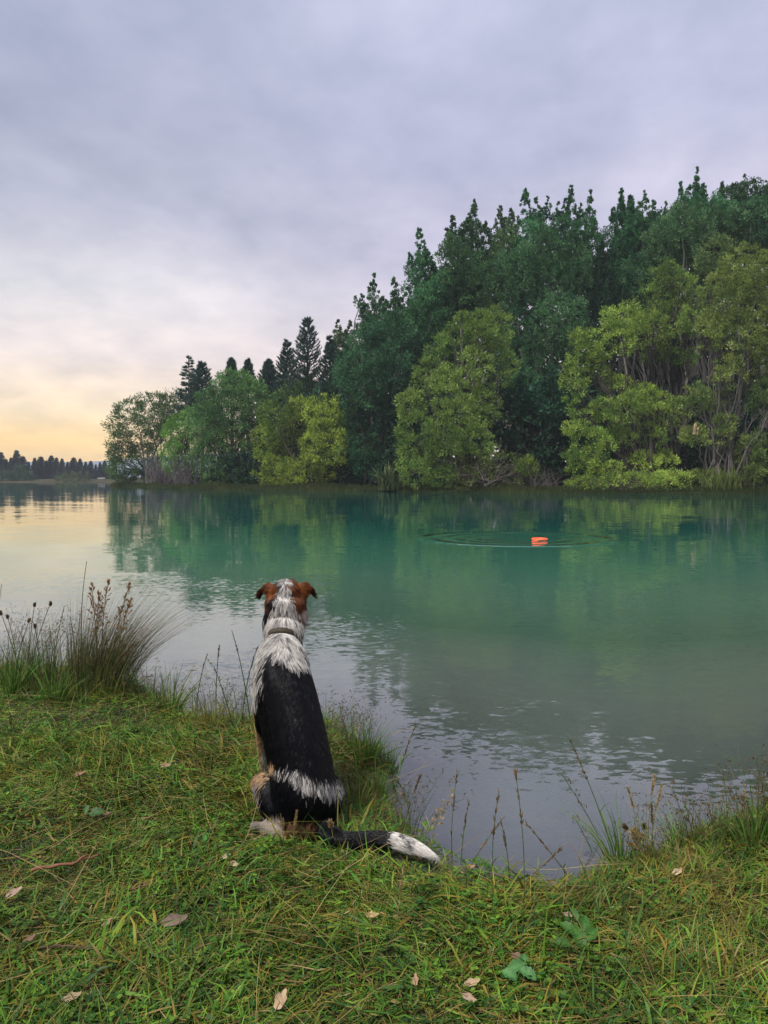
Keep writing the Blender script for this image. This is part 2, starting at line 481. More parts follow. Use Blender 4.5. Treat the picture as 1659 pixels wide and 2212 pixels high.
isl = [gnd(x, y, 0)[:2] for x, y in [(236, 1049), (262, 1050.5), (300, 1052), (360, 1054.5), (430, 1057), (520, 1058.5), (640, 1060), (760, 1061), (880, 1062.5),
                                      (1000, 1064), (1150, 1066), (1300, 1067), (1450, 1067.5), (1600, 1068), (1750, 1069), (2100, 1071), (2600, 1072)]]
isl = np.array(isl)
isl_f = []
for a, c in zip(isl[:-1], isl[1:]):
    for t in np.linspace(0, 1, 9)[:-1]: isl_f.append(a + (c - a) * t)
isl_f = np.array(isl_f + [isl[-1]])
isl_f[:, 1] += (vnoise(isl_f[:, 0], isl_f[:, 1], 0.5, 9) - .5) * 1.5
land_strip('island', isl_f, 1.6, 70, M_isl, 'low wooded point of land across the water')
def isl_y(x): return float(np.interp(x, isl_f[::1, 0], isl_f[:, 1]))
M_far = solid_mat('far_soil', 0.95, 0.1, (0.055, 0.04, 0.025), (0.03, 0.04, 0.018), 0.05)
FY = 262.0
farp = np.array([[x, FY + 6 * math.sin(x * 0.03) + 3 * math.sin(x * 0.11)] for x in np.arange(-420, 420, 6.0)])
land_strip('far_shore', farp, 3.0, 640, M_far, 'far lake shore with dry brown grass', (0.45, 1.1))
# distant hill beyond the far shore
hx = np.linspace(-900, 500, 60); rows = []
for kx, zz in ((0, 0.0), (70, 0.6), (150, 1.0), (250, 0.9), (380, 0.0)):
    hh = (0.55 + 0.45 * np.sin(hx * 0.0045 + 2.2) + 0.12 * np.sin(hx * 0.021)) * 22 + 9
    rows.append(np.stack([hx, np.full_like(hx, 830 + kx), hh * zz], 1))
M_hill = solid_mat('hill_haze_blue', 0.95, 0.05, (0.10, 0.13, 0.17), (0.16, 0.19, 0.23), 0.004)  # distance haze put into the hill's own colour as pale blue
setp(mesh_obj('hill', np.concatenate(rows), [grid_faces(60, 5)], M_hill), 'distant hill behind the far conifers, coloured pale blue for haze', None, None, 'structure')

# thin evening air over the lake
HX = [[x, y, z] for x in (-1500, 1500) for y in (-110, 1400) for z in (-5.4, 46)]
hb = mesh_obj('haze', np.array(HX, float), [np.array([[0, 1, 3, 2], [4, 6, 7, 5], [0, 4, 5, 1], [2, 3, 7, 6], [0, 2, 6, 4], [1, 5, 7, 3]])], None, smooth=False)
m, q = new_mat('haze')
pv = q.n('ShaderNodeVolumePrincipled'); pv.inputs['Density'].default_value = HAZE
pv.inputs['Color'].default_value = (0.80, 0.88, 1.0, 1); pv.inputs['Anisotropy'].default_value = 0.0
o_ = q.n('ShaderNodeOutputMaterial'); q.link(pv.outputs[0], o_.inputs['Volume'])
hb.data.materials.clear(); hb.data.materials.append(m)
setp(hb, 'thin bluish evening haze over the lake', None, None, 'stuff')

# ------------------------------------------------------------------ trees
def clumps_to_leaves(acc, Cc, O, Rc, col, m, L, Wd, up=0.3, flat=0.9, jit=0.12, axis_out=0.5):
    n = len(Cc)
    P = np.repeat(Cc, m, 0); Oo = np.repeat(O, m, 0); Rr = np.repeat(Rc, m)[:, None]
    off = rsph(n * m) * (rng.random((n * m, 1)) ** 0.5)
    off[:, 2] *= flat
    P = P + off * Rr
    A = unit(Oo * axis_out + off * 0.5 + rsph(n * m) * 0.55 + np.array([0, 0, up]))
    Sd = unit(np.cross(A, rsph(n * m)))
    K = np.repeat(col, m, 0) * (1 + rng.normal(size=(n * m, 1)) * jit)
    K = K * (1 + rng.normal(size=(n * m, 3)) * 0.05)
    s = 0.7 + 0.6 * rng.random(n * m)
    acc.tri_leaves(P, A, Sd, L * s, Wd * s, np.clip(K, 0.003, 0.9))
TREE_LEAVES = 0
def puff_clumps(c, r, Rc, dens, u, c1, c2):
    """clump centres on an ellipsoid shell; r = (rx, ry, rz)"""
    rx, ry, rz = r
    area = 4 * math.pi * ((rx * ry) ** 1.6 / 3 + (rx * rz) ** 1.6 / 3 + (ry * rz) ** 1.6 / 3) ** (1 / 1.6)
    n = max(8, int(area / (math.pi * Rc * Rc) * dens))
    O = rsph(n * 2)
    keep = rng.random(n * 2) < np.where(O[:, 1] > 0.35, 0.3, 1.0) * np.where(O[:, 2] < -0.5, 0.55, 1.0)
    O = O[keep][:n]
    ph = rng.random(3) * 10
    bump = 1 + 0.16 * np.sin(O[:, 0] * 5 + ph[0]) * np.sin(O[:, 2] * 5 + ph[1]) + rng.normal(size=len(O)) * 0.07
    inner = rng.random(len(O)) < 0.22
    rad = np.where(inner, 0.35 + 0.5 * rng.random(len(O)), bump)
    P = c + O * rad[:, None] * np.array([rx, ry, rz])
    t = np.clip(0.5 + 0.28 * rng.normal(size=len(O)) + u, 0, 1)[:, None]
    col = np.array(c1) * (1 - t) + np.array(c2) * t
    return P, O, col
def limb(p0, p1, k=8, wob=0.06, sag=0.0):
    t = np.linspace(0, 1, k)[:, None]
    L = np.linalg.norm(p1 - p0)
    P = p0 + (p1 - p0) * t
    P[:, 2:] += (t * (1 - t)) * L * sag
    w = rng.normal(size=(k, 3)) * wob * L * 0.5; w = np.cumsum(w, 0); w -= w[0] + (w[-1] - w[0]) * t
    P += w * np.array([1, 1, 0.3])
    return P
STEM_G = (0.065, 0.059, 0.053)
def leafy_tree(name, label, cat, D, basex, puffs, c1, c2, group, Lw=(5.6, 1.9), dens=1.35, m=40, Rcl=8.8,
               stems=14, stemcol=STEM_G, spread=0.35, up=0.3, trunk_r=0.13, twigs=3, spires=(), flat=0.9, depth_j=1.6, axis_out=0.5, PS=0.9):
    u_ = dpx(D)
    b0 = pt(basex, 1050, D); zb = 0.4 + 0.012 * max(0, D - 60)
    b0[2] = zb
    root = empty(name, b0, label, cat, group)
    acc = Acc(); tips = []
    for pf in puffs:
        x, y, rx, rz = pf[:4]; off = pf[4] if len(pf) > 4 else rng.normal() * 0.9 * depth_j
        Dp = D + off
        c = pt(x, y, Dp); uu = dpx(Dp)
        P, O, col = puff_clumps(c, (rx * uu * PS, rx * uu * 0.95 * PS, rz * uu * PS), Rcl * u_, dens, rng.normal() * 0.24, c1, c2)
        ok = P[:, 2] > 0.15
        P, O, col = P[ok], O[ok], col[ok]
        clumps_to_leaves(acc, P, O, Rcl * u_ * (0.7 + 0.6 * rng.random(len(P))), col, m, Lw[0] * u_, Lw[1] * u_, up, flat, axis_out=axis_out)
        tips.append((c, rz * uu, rx * uu))
    for sp in spires:                       # (x tip, y tip, half width, y bottom, lean)
        x, y, hw, yb = sp[:4]; lean = sp[4] if len(sp) > 4 else 0
        off = rng.normal() * 0.8
        uu = dpx(D + off)
        L = (yb - y)
        n = int(L * hw * 2 / (Rcl * Rcl * math.pi * 0.25) * dens)
        t = rng.random(n) ** 0.85
        prof = hw * 1.3 * np.clip(0.09 + 2.3 * t, 0, 1) * (0.9 + 0.2 * np.sin(t * L / 9.0 + rng.random() * 6) * np.sin(t * L / 23.0 + 1))
        a = rng.random(n) * 2 * math.pi
        rr = np.sqrt(rng.random(n)) * prof
        tip = pt(x, y, D + off); 
        P = np.stack([tip[0] + (lean * t * 40 + rr * np.cos(a)) * uu, tip[1] + rr * np.sin(a) * uu, tip[2] - t * L * uu], 1)
        O = unit(np.stack([np.cos(a), np.sin(a), np.full(n, 0.8)], 1))
        tt = np.clip(0.5 + 0.28 * rng.normal(size=n), 0, 1)[:, None]
        col = np.array(c1) * (1 - tt) + np.array(c2) * tt
        clumps_to_leaves(acc, P, O, Rcl * u_ * (0.4 + 0.5 * rng.random(n)) * np.clip(0.3 + 1.6 * t, 0, 1), col, m, Lw[0] * u_, Lw[1] * u_, 0.6, 1.3)
        tips.append((tip + np.array([lean * 20 * uu, 0, -0.5 * L * uu]), 0.5 * L * uu, hw * uu))
    tr_ = Acc()
    order = list(range(len(tips)))
    for i in range(stems):
        c, rz, rx = tips[order[i % len(tips)]]
        c = c + np.clip(rng.normal(size=3), -1.5, 1.5) * np.array([rx, rx, rz]) * 0.3
        c[2] = max(c[2], zb + 1.0)
        s0 = b0 + np.array([rng.normal() * spread * rx, rng.normal() * 0.3, 0])
        P = limb(s0, c, 9, 0.05, 0.25)
        rr = np.linspace(trunk_r * (0.7 + 0.6 * rng.random()), 0.025 * u_ / 0.038, 9)
        tr_.tubes(P[None], rr[None], np.array(stemcol) * (0.8 + 0.4 * rng.random()), 5)
        for j in range(twigs):
            k0 = rng.integers(4, 8); e = c + np.clip(rng.normal(size=3), -1.3, 1.3) * np.array([rx, rx * 0.7, rz]) * 0.5 + np.array([0, 0, 0.15 * rz])
            Q = limb(P[k0], e, 6, 0.07, 0.1)
            tr_.tubes(Q[None], np.linspace(rr[k0] * 0.6, 0.012 * u_ / 0.038, 6)[None], np.array(stemcol) * (0.9 + 0.4 * rng.random()), 4)
    tr_.build('trunk', M_bark, root, at=b0)
    acc.build('crown', M_leaf, root, at=b0, smooth=False)
    global TREE_LEAVES; TREE_LEAVES += acc.n // 3
    return root
GW = 'willows along the island shore'; GP = 'tall poplars behind the willows'
YG1, YG2 = (0.075, 0.145, 0.032), (0.30, 0.41, 0.075)
G1, G2 = (0.05, 0.10, 0.03), (0.13, 0.21, 0.055)
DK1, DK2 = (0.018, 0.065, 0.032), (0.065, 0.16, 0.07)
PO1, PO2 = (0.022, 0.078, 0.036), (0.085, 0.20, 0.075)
PM1, PM2 = (0.032, 0.11, 0.05), (0.12, 0.25, 0.10)

leafy_tree('willow_tree', 'rounded dark green willow at the left tip of the island, sky showing through its rim', 'tree', 118, 330,
    [(300, 918, 60, 62), (265, 965, 32, 40), (345, 900, 52, 48), (290, 1000, 48, 40), (355, 960, 45, 60), (378, 880, 30, 36), (258, 1015, 24, 26), (310, 1032, 55, 18), (247, 985, 14, 22)],
    (0.04, 0.085, 0.03), (0.10, 0.17, 0.05), GW, dens=1.35, m=26)
leafy_tree('willow_tree', 'narrow bright green willow squeezed beside the dark one at the island tip', 'tree', 104, 400,
    [(385, 940, 32, 40), (412, 915, 36, 30), (372, 985, 22, 38), (402, 990, 30, 45)], (0.055, 0.14, 0.03), (0.14, 0.29, 0.045), GW)
leafy_tree('willow_tree', 'large domed mid green willow, the roundest crown on the left half of the island', 'tree', 96, 490,
    [(508, 856, 60, 56), (480, 900, 66, 60), (545, 880, 42, 55), (450, 930, 45, 55), (500, 960, 75, 60), (455, 1000, 50, 50), (540, 980, 40, 60), (440, 1035, 35, 20), (500, 1030, 45, 25)],
    (0.055, 0.13, 0.045), (0.15, 0.28, 0.08), GW)
leafy_tree('willow_tree', 'small green willow cap peeping out above the yellow willow', 'tree', 100, 650,
    [(650, 850, 48, 26), (622, 862, 32, 20), (685, 848, 26, 18), (650, 900, 50, 40)], (0.06, 0.13, 0.04), (0.15, 0.25, 0.06), GW)
leafy_tree('willow_tree', 'yellow tinged willow with sprays drooping to the water left of the dark alder', 'tree', 82, 650,
    [(600, 905, 42, 38), (650, 898, 46, 36), (700, 890, 42, 38), (580, 960, 35, 45), (640, 965, 60, 50), (700, 960, 50, 55), (600, 1018, 45, 33), (660, 1020, 60, 35), (720, 1015, 35, 38), (735, 920, 32, 55)],
    (0.07, 0.13, 0.025), (0.26, 0.34, 0.05), GW, twigs=5, dens=1.0)
leafy_tree('alder_tree', 'dark spreading alder reaching down to the water behind the flax bush', 'tree', 78, 810,
    [(800, 750, 50, 55), (780, 820, 55, 60), (840, 800, 50, 60), (850, 720, 50, 45), (800, 900, 68, 60), (830, 970, 55, 55), (775, 960, 45, 50), (860, 870, 45, 50), (795, 1005, 38, 32), (895, 760, 40, 50), (850, 1000, 30, 30), (745, 800, 22, 50)],
    DK1, DK2, None, Lw=(4.6, 2.9), m=38, dens=1.15)
leafy_tree('willow_tree', 'tall many stemmed willow near mid picture with pale lumpy lower boughs', 'tree', 67, 1000,
    [(1042, 712, 36, 44, 0), (1000, 722, 36, 48, 1), (1072, 715, 34, 50, 1), (945, 758, 28, 36, 1.5), (930, 815, 38, 42, 1), (1020, 800, 48, 50, 0), (1085, 790, 32, 50, 1), (962, 830, 36, 40, 0),
     (888, 880, 33, 42, 0), (985, 885, 46, 46, -1), (1040, 880, 42, 50, 0), (905, 945, 46, 55, -1), (960, 960, 46, 50, -1.5), (1020, 955, 48, 50, -1), (898, 1015, 38, 38, -2), (950, 1028, 35, 28, -2), (873, 985, 18, 50, -1)],
    YG1, (0.20, 0.29, 0.065), GW, dens=1.0, stems=24, twigs=4)
leafy_tree('willow_shrub', 'low olive shrub on the waterline in front of the mid picture willow', 'shrub', 63.5, 1060,
    [(1040, 1012, 42, 36), (1090, 1012, 42, 38), (1000, 1035, 32, 22), (1128, 1025, 26, 26)], (0.045, 0.07, 0.02), (0.11, 0.14, 0.03), None, dens=0.8, twigs=5, m=20)
leafy_tree('alder_tree', 'dark leafy tree filling the hollow between the two big willows', 'tree', 70, 1160,
    [(1160, 880, 48, 50), (1195, 860, 40, 60), (1140, 940, 45, 50), (1205, 950, 40, 50), (1165, 1005, 50, 35), (1120, 870, 30, 50)], DK1, (0.03, 0.085, 0.05), None, Lw=(6.5, 4), dens=0.8, stems=18, twigs=3)
leafy_tree('willow_shrub', 'small bright yellow green sprig hanging over bare brush at the waterline', 'shrub', 61.5, 1150,
    [(1138, 1008, 20, 20), (1152, 1030, 14, 14)], YG1, (0.18, 0.23, 0.04), None, stems=5)
leafy_tree('willow_tree', 'open crowned willow with separate leafy tufts and bare fanning stems, right of mid picture', 'tree', 62, 1400,
    [(1262, 755, 34, 44, 0), (1240, 820, 28, 42, 0), (1340, 690, 42, 34, 1), (1330, 735, 42, 40, 0), (1290, 800, 30, 36, 1), (1385, 850, 30, 24, 0), (1235, 880, 16, 28, 0),
     (1300, 885, 34, 24, 0), (1335, 832, 28, 20, 1), (1350, 885, 46, 34, -1), (1400, 870, 44, 32, 0), (1280, 965, 46, 40, -1), (1248, 1000, 34, 34, -1), (1335, 945, 34, 30, 0),
     (1405, 935, 36, 34, 0), (1240, 930, 26, 22, 0), (1460, 885, 28, 32, 0), (1300, 1022, 50, 30, -1.5), (1385, 1000, 40, 26, 0), (1430, 1000, 30, 26, 0), (1290, 1044, 60, 14, -2), (1370, 1040, 55, 18, -2), (1445, 1038, 45, 18, -2)],
    YG1, YG2, GW, dens=1.0, stems=36, twigs=4, spread=0.5)
leafy_tree('willow_tree', 'tall yellow green willow rising behind the open crowned one', 'tree', 66, 1455,
    [(1440, 605, 36, 42, 0), (1412, 655, 42, 46, 0), (1472, 640, 40, 46, 1), (1400, 715, 52, 46, -1), (1450, 700, 46, 46, 0), (1470, 775, 30, 26, 0), (1425, 770, 38, 28, 0)],
    YG1, (0.22, 0.31, 0.065), GW, dens=0.95, stems=30, twigs=4, spread=0.5)
leafy_tree('willow_tree', 'dull olive willow crown half hidden between the two tallest willows on the right', 'tree', 73, 1540,
    [(1505, 570, 42, 42), (1545, 555, 42, 42), (1570, 528, 36, 32), (1525, 620, 42, 60), (1500, 690, 30, 50)], (0.05, 0.10, 0.035), (0.13, 0.20, 0.065), GW, stems=16)
leafy_tree('willow_tree', 'biggest willow with a broad orange twigged crown at the right edge', 'tree', 60, 1565,
    [(1612, 582, 52, 50, 0), (1572, 645, 52, 56, 0), (1632, 655, 58, 68, 1), (1590, 720, 56, 56, 0), (1642, 770, 48, 56, 1), (1535, 715, 32, 42, 0), (1572, 800, 36, 36, 0),
     (1500, 865, 26, 34, 0), (1645, 860, 34, 44, 0), (1700, 700, 60, 110, 1), (1545, 870, 26, 26, 1), (1625, 960, 24, 32, 0), (1500, 945, 30, 30, 0), (1560, 925, 26, 40, 0), (1700, 880, 40, 80, 1), (1515, 1035, 44, 20, 0), (1600, 1020, 50, 26, 1), (1655, 1000, 40, 40, 1), (1580, 980, 30, 26, 1)],
    (0.075, 0.13, 0.035), (0.23, 0.29, 0.07), GW, dens=1.15, stems=34, twigs=5, spread=0.6, trunk_r=0.075, stemcol=(0.09, 0.082, 0.075))
leafy_tree('willow_tree', 'willow mostly cut off by the right edge of the picture', 'tree', 62, 1850,
    [(1800, 700, 80, 90), (1860, 620, 80, 90), (1820, 850, 80, 90), (1900, 780, 80, 100), (1790, 980, 60, 60)], YG1, YG2, GW, dens=0.6)

# dark leafy masses of the poplars' lower crowns, and the poplars with their spires
def poplar(label, D, bx, spires, puffs, c1=PO1, c2=PO2, dens=1.0, name='poplar_tree'):
    tone = 0.62 + 0.5 * rng.random(); warm = 1 + 0.18 * rng.normal()      # every tree its own green
    c1 = (c1[0] * tone * warm, c1[1] * tone, c1[2] * tone); c2 = (c2[0] * tone * warm, c2[1] * tone, c2[2] * tone)
    return leafy_tree(name, label, 'tree', D, bx, puffs, c1, c2, GP, Lw=(4.0, 2.7), dens=dens * 1.1, m=32, Rcl=7.6, stems=5, twigs=0, spread=0.1, PS=1.0,
                      stemcol=(0.15, 0.15, 0.13), up=0.5, trunk_r=0.22, spires=spires, flat=1.1)
poplar('slim yellowish poplar tops between the pine and the dark alder', 100, 745,
       [(730, 693, 14, 800), (755, 693, 12, 800), (772, 702, 10, 790)], [(745, 770, 30, 40), (750, 850, 35, 60)], (0.03, 0.06, 0.02), (0.09, 0.13, 0.04))
poplar('leaning poplar with ragged twin tips, leftmost of the tall poplars', 84, 815,
       [(807, 590, 16, 760, -.1), (782, 636, 14, 760, .5), (768, 640, 8, 680, .6), (825, 640, 18, 760), (835, 650, 16, 750)], [(825, 720, 40, 50)])
poplar('short thin poplar spire between the twin tipped poplar and the wide leaning one', 85, 880,
       [(850, 600, 13, 760, .5), (868, 640, 14, 760), (845, 612, 7, 680, .4)], [(870, 740, 40, 40)])
poplar('wide dark poplar leaning left with a stepped pointed top', 82, 935,
       [(905, 493, 18, 700, .5), (882, 543, 13, 640, .8), (925, 545, 18, 700, .2), (938, 570, 18, 700), (880, 620, 14, 720, .5)],
       [(905, 610, 32, 44), (930, 670, 44, 50), (920, 740, 50, 50), (955, 640, 30, 50)])
poplar('poplar with a cluster of close pointed tips left of the flat topped group', 80, 1005,
       [(978, 466, 14, 640), (965, 490, 9, 560, .2), (1000, 475, 14, 640), (1025, 430, 18, 640, .1), (1048, 476, 16, 640), (1012, 462, 12, 600)],
       [(985, 560, 34, 46), (1020, 545, 40, 56), (985, 640, 46, 50), (1040, 620, 44, 56), (1000, 700, 50, 46)])
poplar('narrow dark poplar with two blunt tips', 81, 1090,
       [(1080, 445, 15, 620), (1105, 452, 16, 620), (1092, 470, 18, 620)], [(1090, 560, 34, 60), (1095, 640, 40, 50)])
poplar('poplar with one broad dark tip beside a smaller one', 80, 1150,
       [(1136, 410, 20, 620), (1158, 428, 12, 600), (1184, 425, 15, 600), (1168, 450, 14, 600)], [(1150, 540, 36, 60)])
poplar('open topped poplar left of the deep notch in the skyline', 79, 1240,
       [(1206, 440, 14, 600), (1234, 403, 15, 620), (1222, 430, 13, 600), (1275, 412, 14, 620), (1255, 440, 15, 600)], [(1215, 530, 30, 50), (1262, 540, 32, 60)])
poplar('poplar right of the deep notch with a dark pine leader poking out', 80, 1345,
       [(1342, 410, 14, 600), (1326, 440, 12, 600), (1365, 432, 16, 600), (1345, 440, 16, 600)], [(1335, 540, 42, 60), (1370, 530, 40, 60), (1320, 620, 42, 60), (1370, 620, 46, 60)])
poplar('pale loose poplar with many thin tips between the two highest groups', 81, 1415,
       [(1394, 410, 10, 580), (1380, 436, 14, 600), (1412, 430, 11, 600), (1440, 436, 13, 600), (1458, 450, 12, 600), (1425, 450, 14, 600)], [(1410, 520, 46, 50), (1440, 560, 46, 50)])
poplar('highest poplar, its single slim tip the top of the skyline', 78, 1510,
       [(1505, 362, 10, 560), (1470, 392, 10, 560), (1488, 402, 15, 560), (1520, 398, 16, 560), (1540, 425, 16, 560), (1505, 400, 18, 560)], [(1490, 480, 44, 50), (1540, 480, 44, 50)])
poplar('broad poplar group of three blunt tips right of the highest one', 78, 1600,
       [(1560, 393, 12, 540), (1585, 394, 15, 540), (1607, 374, 13, 560), (1628, 386, 12, 540), (1600, 410, 20, 560)], [(1580, 460, 44, 50), (1620, 460, 44, 60)])
poplar('poplar cut by the right edge of the picture above the biggest willow', 79, 1670,
       [(1657, 392, 14, 560), (1642, 420, 14, 560), (1690, 370, 20, 560), (1730, 400, 25, 560)], [(1670, 470, 44, 60), (1730, 480, 50, 70)])
poplar('mid height poplar with lighter leafy lower crown below the flat topped group', 75, 1180,
       [(1170, 480, 16, 640), (1230, 500, 16, 640), (1110, 540, 16, 640)],
       [(1118, 600, 52, 60), (1172, 560, 44, 60), (1230, 600, 44, 66), (1140, 700, 54, 60), (1210, 700, 54, 60), (1180, 780, 56, 60), (1110, 775, 36, 60), (1250, 755, 36, 60), (1135, 850, 44, 50), (1225, 845, 40, 50)], PM1, PM2)
poplar('poplar with dim green foliage below the deep notch in the skyline', 77, 1300,
       [(1300, 520, 14, 640)], [(1300, 620, 40, 60), (1290, 700, 44, 60), (1360, 660, 40, 60)], PM1, (0.04, 0.11, 0.055))
poplar('leafy poplar crown directly above the tall yellow green willow', 75, 1480,
       [], [(1480, 500, 52, 50), (1440, 530, 46, 44), (1550, 490, 52, 44), (1610, 490, 52, 50), (1665, 510, 50, 60), (1380, 600, 30, 50)], PM1, PM2)
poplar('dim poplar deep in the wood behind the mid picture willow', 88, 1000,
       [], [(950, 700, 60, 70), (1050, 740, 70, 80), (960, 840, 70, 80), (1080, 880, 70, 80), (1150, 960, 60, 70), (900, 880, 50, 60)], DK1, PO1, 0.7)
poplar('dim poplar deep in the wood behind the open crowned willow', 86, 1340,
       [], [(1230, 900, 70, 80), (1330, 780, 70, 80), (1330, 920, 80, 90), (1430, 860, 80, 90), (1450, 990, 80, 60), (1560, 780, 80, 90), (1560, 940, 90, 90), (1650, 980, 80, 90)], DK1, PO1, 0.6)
print('tree leaves', TREE_LEAVES, flush=True)

# pines
def conifer(name, label, cat, D, x, ytip, hw, ybase, group, c1=(0.014, 0.045, 0.034), c2=(0.035, 0.095, 0.06), nwh=34, upturn=0.5, nl=60, dense=1.0, lean=0.0, nL=1.0):
    u_ = dpx(D)
    tip = pt(x, ytip, D); base = tip.copy(); base[2] = 0.5 + 0.012 * (D - 60) if D < 200 else 1.2
    Hh = tip[2] - base[2]; base[0] -= lean * Hh
    ybot = pt(x, ybase, D)[2]
    root = empty(name, base, label, cat, group)
    tk = Acc()
    k = 8; t = np.linspace(0, 1, k)[:, None]
    tk.tubes((base + (tip - base) * t)[None], np.linspace(0.018 * Hh, 0.01, k)[None], np.array((0.05, 0.04, 0.035)), 6)
    acc = Acc()
    span = tip[2] - ybot
    BP, BR = [], []
    for w in range(nwh):
        tt = (w + rng.random() * 0.6) / nwh
        zc_ = tip[2] - span * (0.02 + 0.98 * tt)
        rad = hw * u_ * min(1.0, (0.10 + 1.0 * tt ** 0.8)) * (0.85 + 0.3 * rng.random())
        nb = int((5 + 8 * tt) * dense)
        a0 = rng.random() * 6
        for j in range(nb):
            a = a0 + j * 2 * math.pi / nb + rng.normal() * 0.2
            if math.sin(a) > 0.5 and rng.random() < 0.6: continue
            rr_ = rad * (0.75 + 0.4 * rng.random())
            dirv = np.array([math.cos(a), math.sin(a), 0])
            s = np.linspace(0, 1, 6)[:, None]
            P = np.array([tip[0] - lean * (tip[2] - zc_), tip[1], zc_ + rng.normal() * 0.35 * span / nwh]) + dirv * rr_ * s + np.array([0, 0, 1]) * (-0.12 * rr_ * s + upturn * rr_ * s ** 2.2)
            BP.append(P)
    BP = np.array(BP); nb = len(BP)
    tk.tubes(BP, np.tile(np.linspace(0.04, 0.012, 6), (nb, 1)) * u_ / 0.05, np.array((0.05, 0.04, 0.035)), 3)
    # needle tufts along every branch
    n = nb * nl
    bi = np.repeat(np.arange(nb), nl); s = rng.random(n) ** 0.6 * 5
    i0 = np.minimum(s.astype(int), 4); f = (s - i0)[:, None]
    P = BP[bi, i0] * (1 - f) + BP[bi, i0 + 1] * f
    T = unit(BP[bi, i0 + 1] - BP[bi, i0])
    P = P + rsph(n) * (0.9 * nL * u_)
    A = unit(T * 0.7 + rsph(n) * 0.6 + np.array([0, 0, 0.55]))
    cc = np.array(c1) + (np.array(c2) - np.array(c1)) * np.clip(0.4 + 0.3 * rng.normal(size=(n, 1)), 0, 1)
    acc.tri_leaves(P, A, unit(np.cross(A, rsph(n))), (4.0 + 4 * rng.random(n)) * nL * u_, 1.35 * nL * u_, cc)
    # leader tuft
    n2 = 60
    P = tip - np.array([0, 0, 1]) * rng.random((n2, 1)) * 0.1 * span
    A = unit(rsph(n2) * 0.35 + np.array([0, 0, 1]))
    acc.leaves(P, A, unit(np.cross(A, rsph(n2))), 6 * nL * u_, 1.3 * nL * u_, np.tile(np.array(c2), (n2, 1)))
    tk.build('trunk', M_bark, root, at=base)
    acc.build('crown', M_needle, root, at=base, smooth=False)
    return root
GPn = 'pines rising behind the island willows'
conifer('spruce_tree', 'sparse spruce with a thin ragged top, leftmost conifer on the island', 'tree', 112, 408, 772, 32, 900, GPn, nwh=20, upturn=0.1, dense=0.7, lean=0.02)
conifer('pine_tree', 'full dark pine just right of the ragged spruce', 'tree', 108, 436, 783, 42, 910, GPn, upturn=0.5)
conifer('pine_tree', 'small pine tip showing left of the domed willow summit', 'tree', 110, 500, 776, 22, 860, GPn)
conifer('pine_tree', 'thin forked pine leader poking above the domed willow', 'tree', 112, 536, 778, 20, 850, GPn, dense=0.6)
conifer('pine_tree', 'squat dark pine right of the domed willow', 'tree', 104, 580, 779, 32, 880, GPn)
conifer('pine_tree', 'tall pine with upswept branches, the highest conifer on the island', 'tree', 100, 664, 688, 52, 900, GPn, nwh=34, upturn=0.65, dense=1.2)
conifer('pine_tree', 'broad low pine filling in left of the highest conifer', 'tree', 102, 620, 738, 38, 900, GPn, upturn=0.6)
conifer('pine_tree', 'dark narrow pine right of the highest conifer', 'tree', 96, 712, 728, 32, 900, GPn, upturn=0.5)
conifer('pine_tree', 'dark pine leader among the poplars right of the notch', 'tree', 82, 1362, 424, 18, 560, GPn, dense=0.9)

# undergrowth of the wood, one tangled mass, leaves coloured dark for shade
acc = Acc(); n = 2300
ux = -22 + 84 * rng.random(n); uy = np.interp(ux, isl_f[:, 0], isl_f[:, 1]) + 9 + 12 * rng.random(n)
uz = 0.4 + 9.0 * rng.random(n) ** 1.2 * np.clip((ux + 24) / 16, 0.25, 1)
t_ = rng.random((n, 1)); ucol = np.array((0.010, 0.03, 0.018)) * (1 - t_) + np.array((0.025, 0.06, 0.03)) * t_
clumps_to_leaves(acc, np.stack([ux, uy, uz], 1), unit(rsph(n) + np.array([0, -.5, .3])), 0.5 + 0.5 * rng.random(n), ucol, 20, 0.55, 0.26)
setp(acc.build('undergrowth', M_leaf, None, smooth=False), 'tangled undergrowth filling the island wood, coloured dark for shade', None, None, 'stuff')
# interior of the wood, its dark leaf colour standing for shade between crowns
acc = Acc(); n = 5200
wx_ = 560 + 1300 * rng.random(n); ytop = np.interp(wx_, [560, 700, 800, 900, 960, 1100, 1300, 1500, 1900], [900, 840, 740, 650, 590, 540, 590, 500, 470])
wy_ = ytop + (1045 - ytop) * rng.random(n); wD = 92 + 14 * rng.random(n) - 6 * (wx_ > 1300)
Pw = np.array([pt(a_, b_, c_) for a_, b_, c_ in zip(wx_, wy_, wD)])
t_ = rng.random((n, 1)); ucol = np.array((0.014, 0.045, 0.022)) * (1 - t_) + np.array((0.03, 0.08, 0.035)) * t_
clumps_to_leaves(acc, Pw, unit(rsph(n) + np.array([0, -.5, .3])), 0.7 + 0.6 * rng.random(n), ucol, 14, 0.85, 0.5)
setp(acc.build('woods', M_leaf, None, smooth=False), 'leafy depth of the island wood behind the nearer trees, shade put into its colour', None, None, 'stuff')
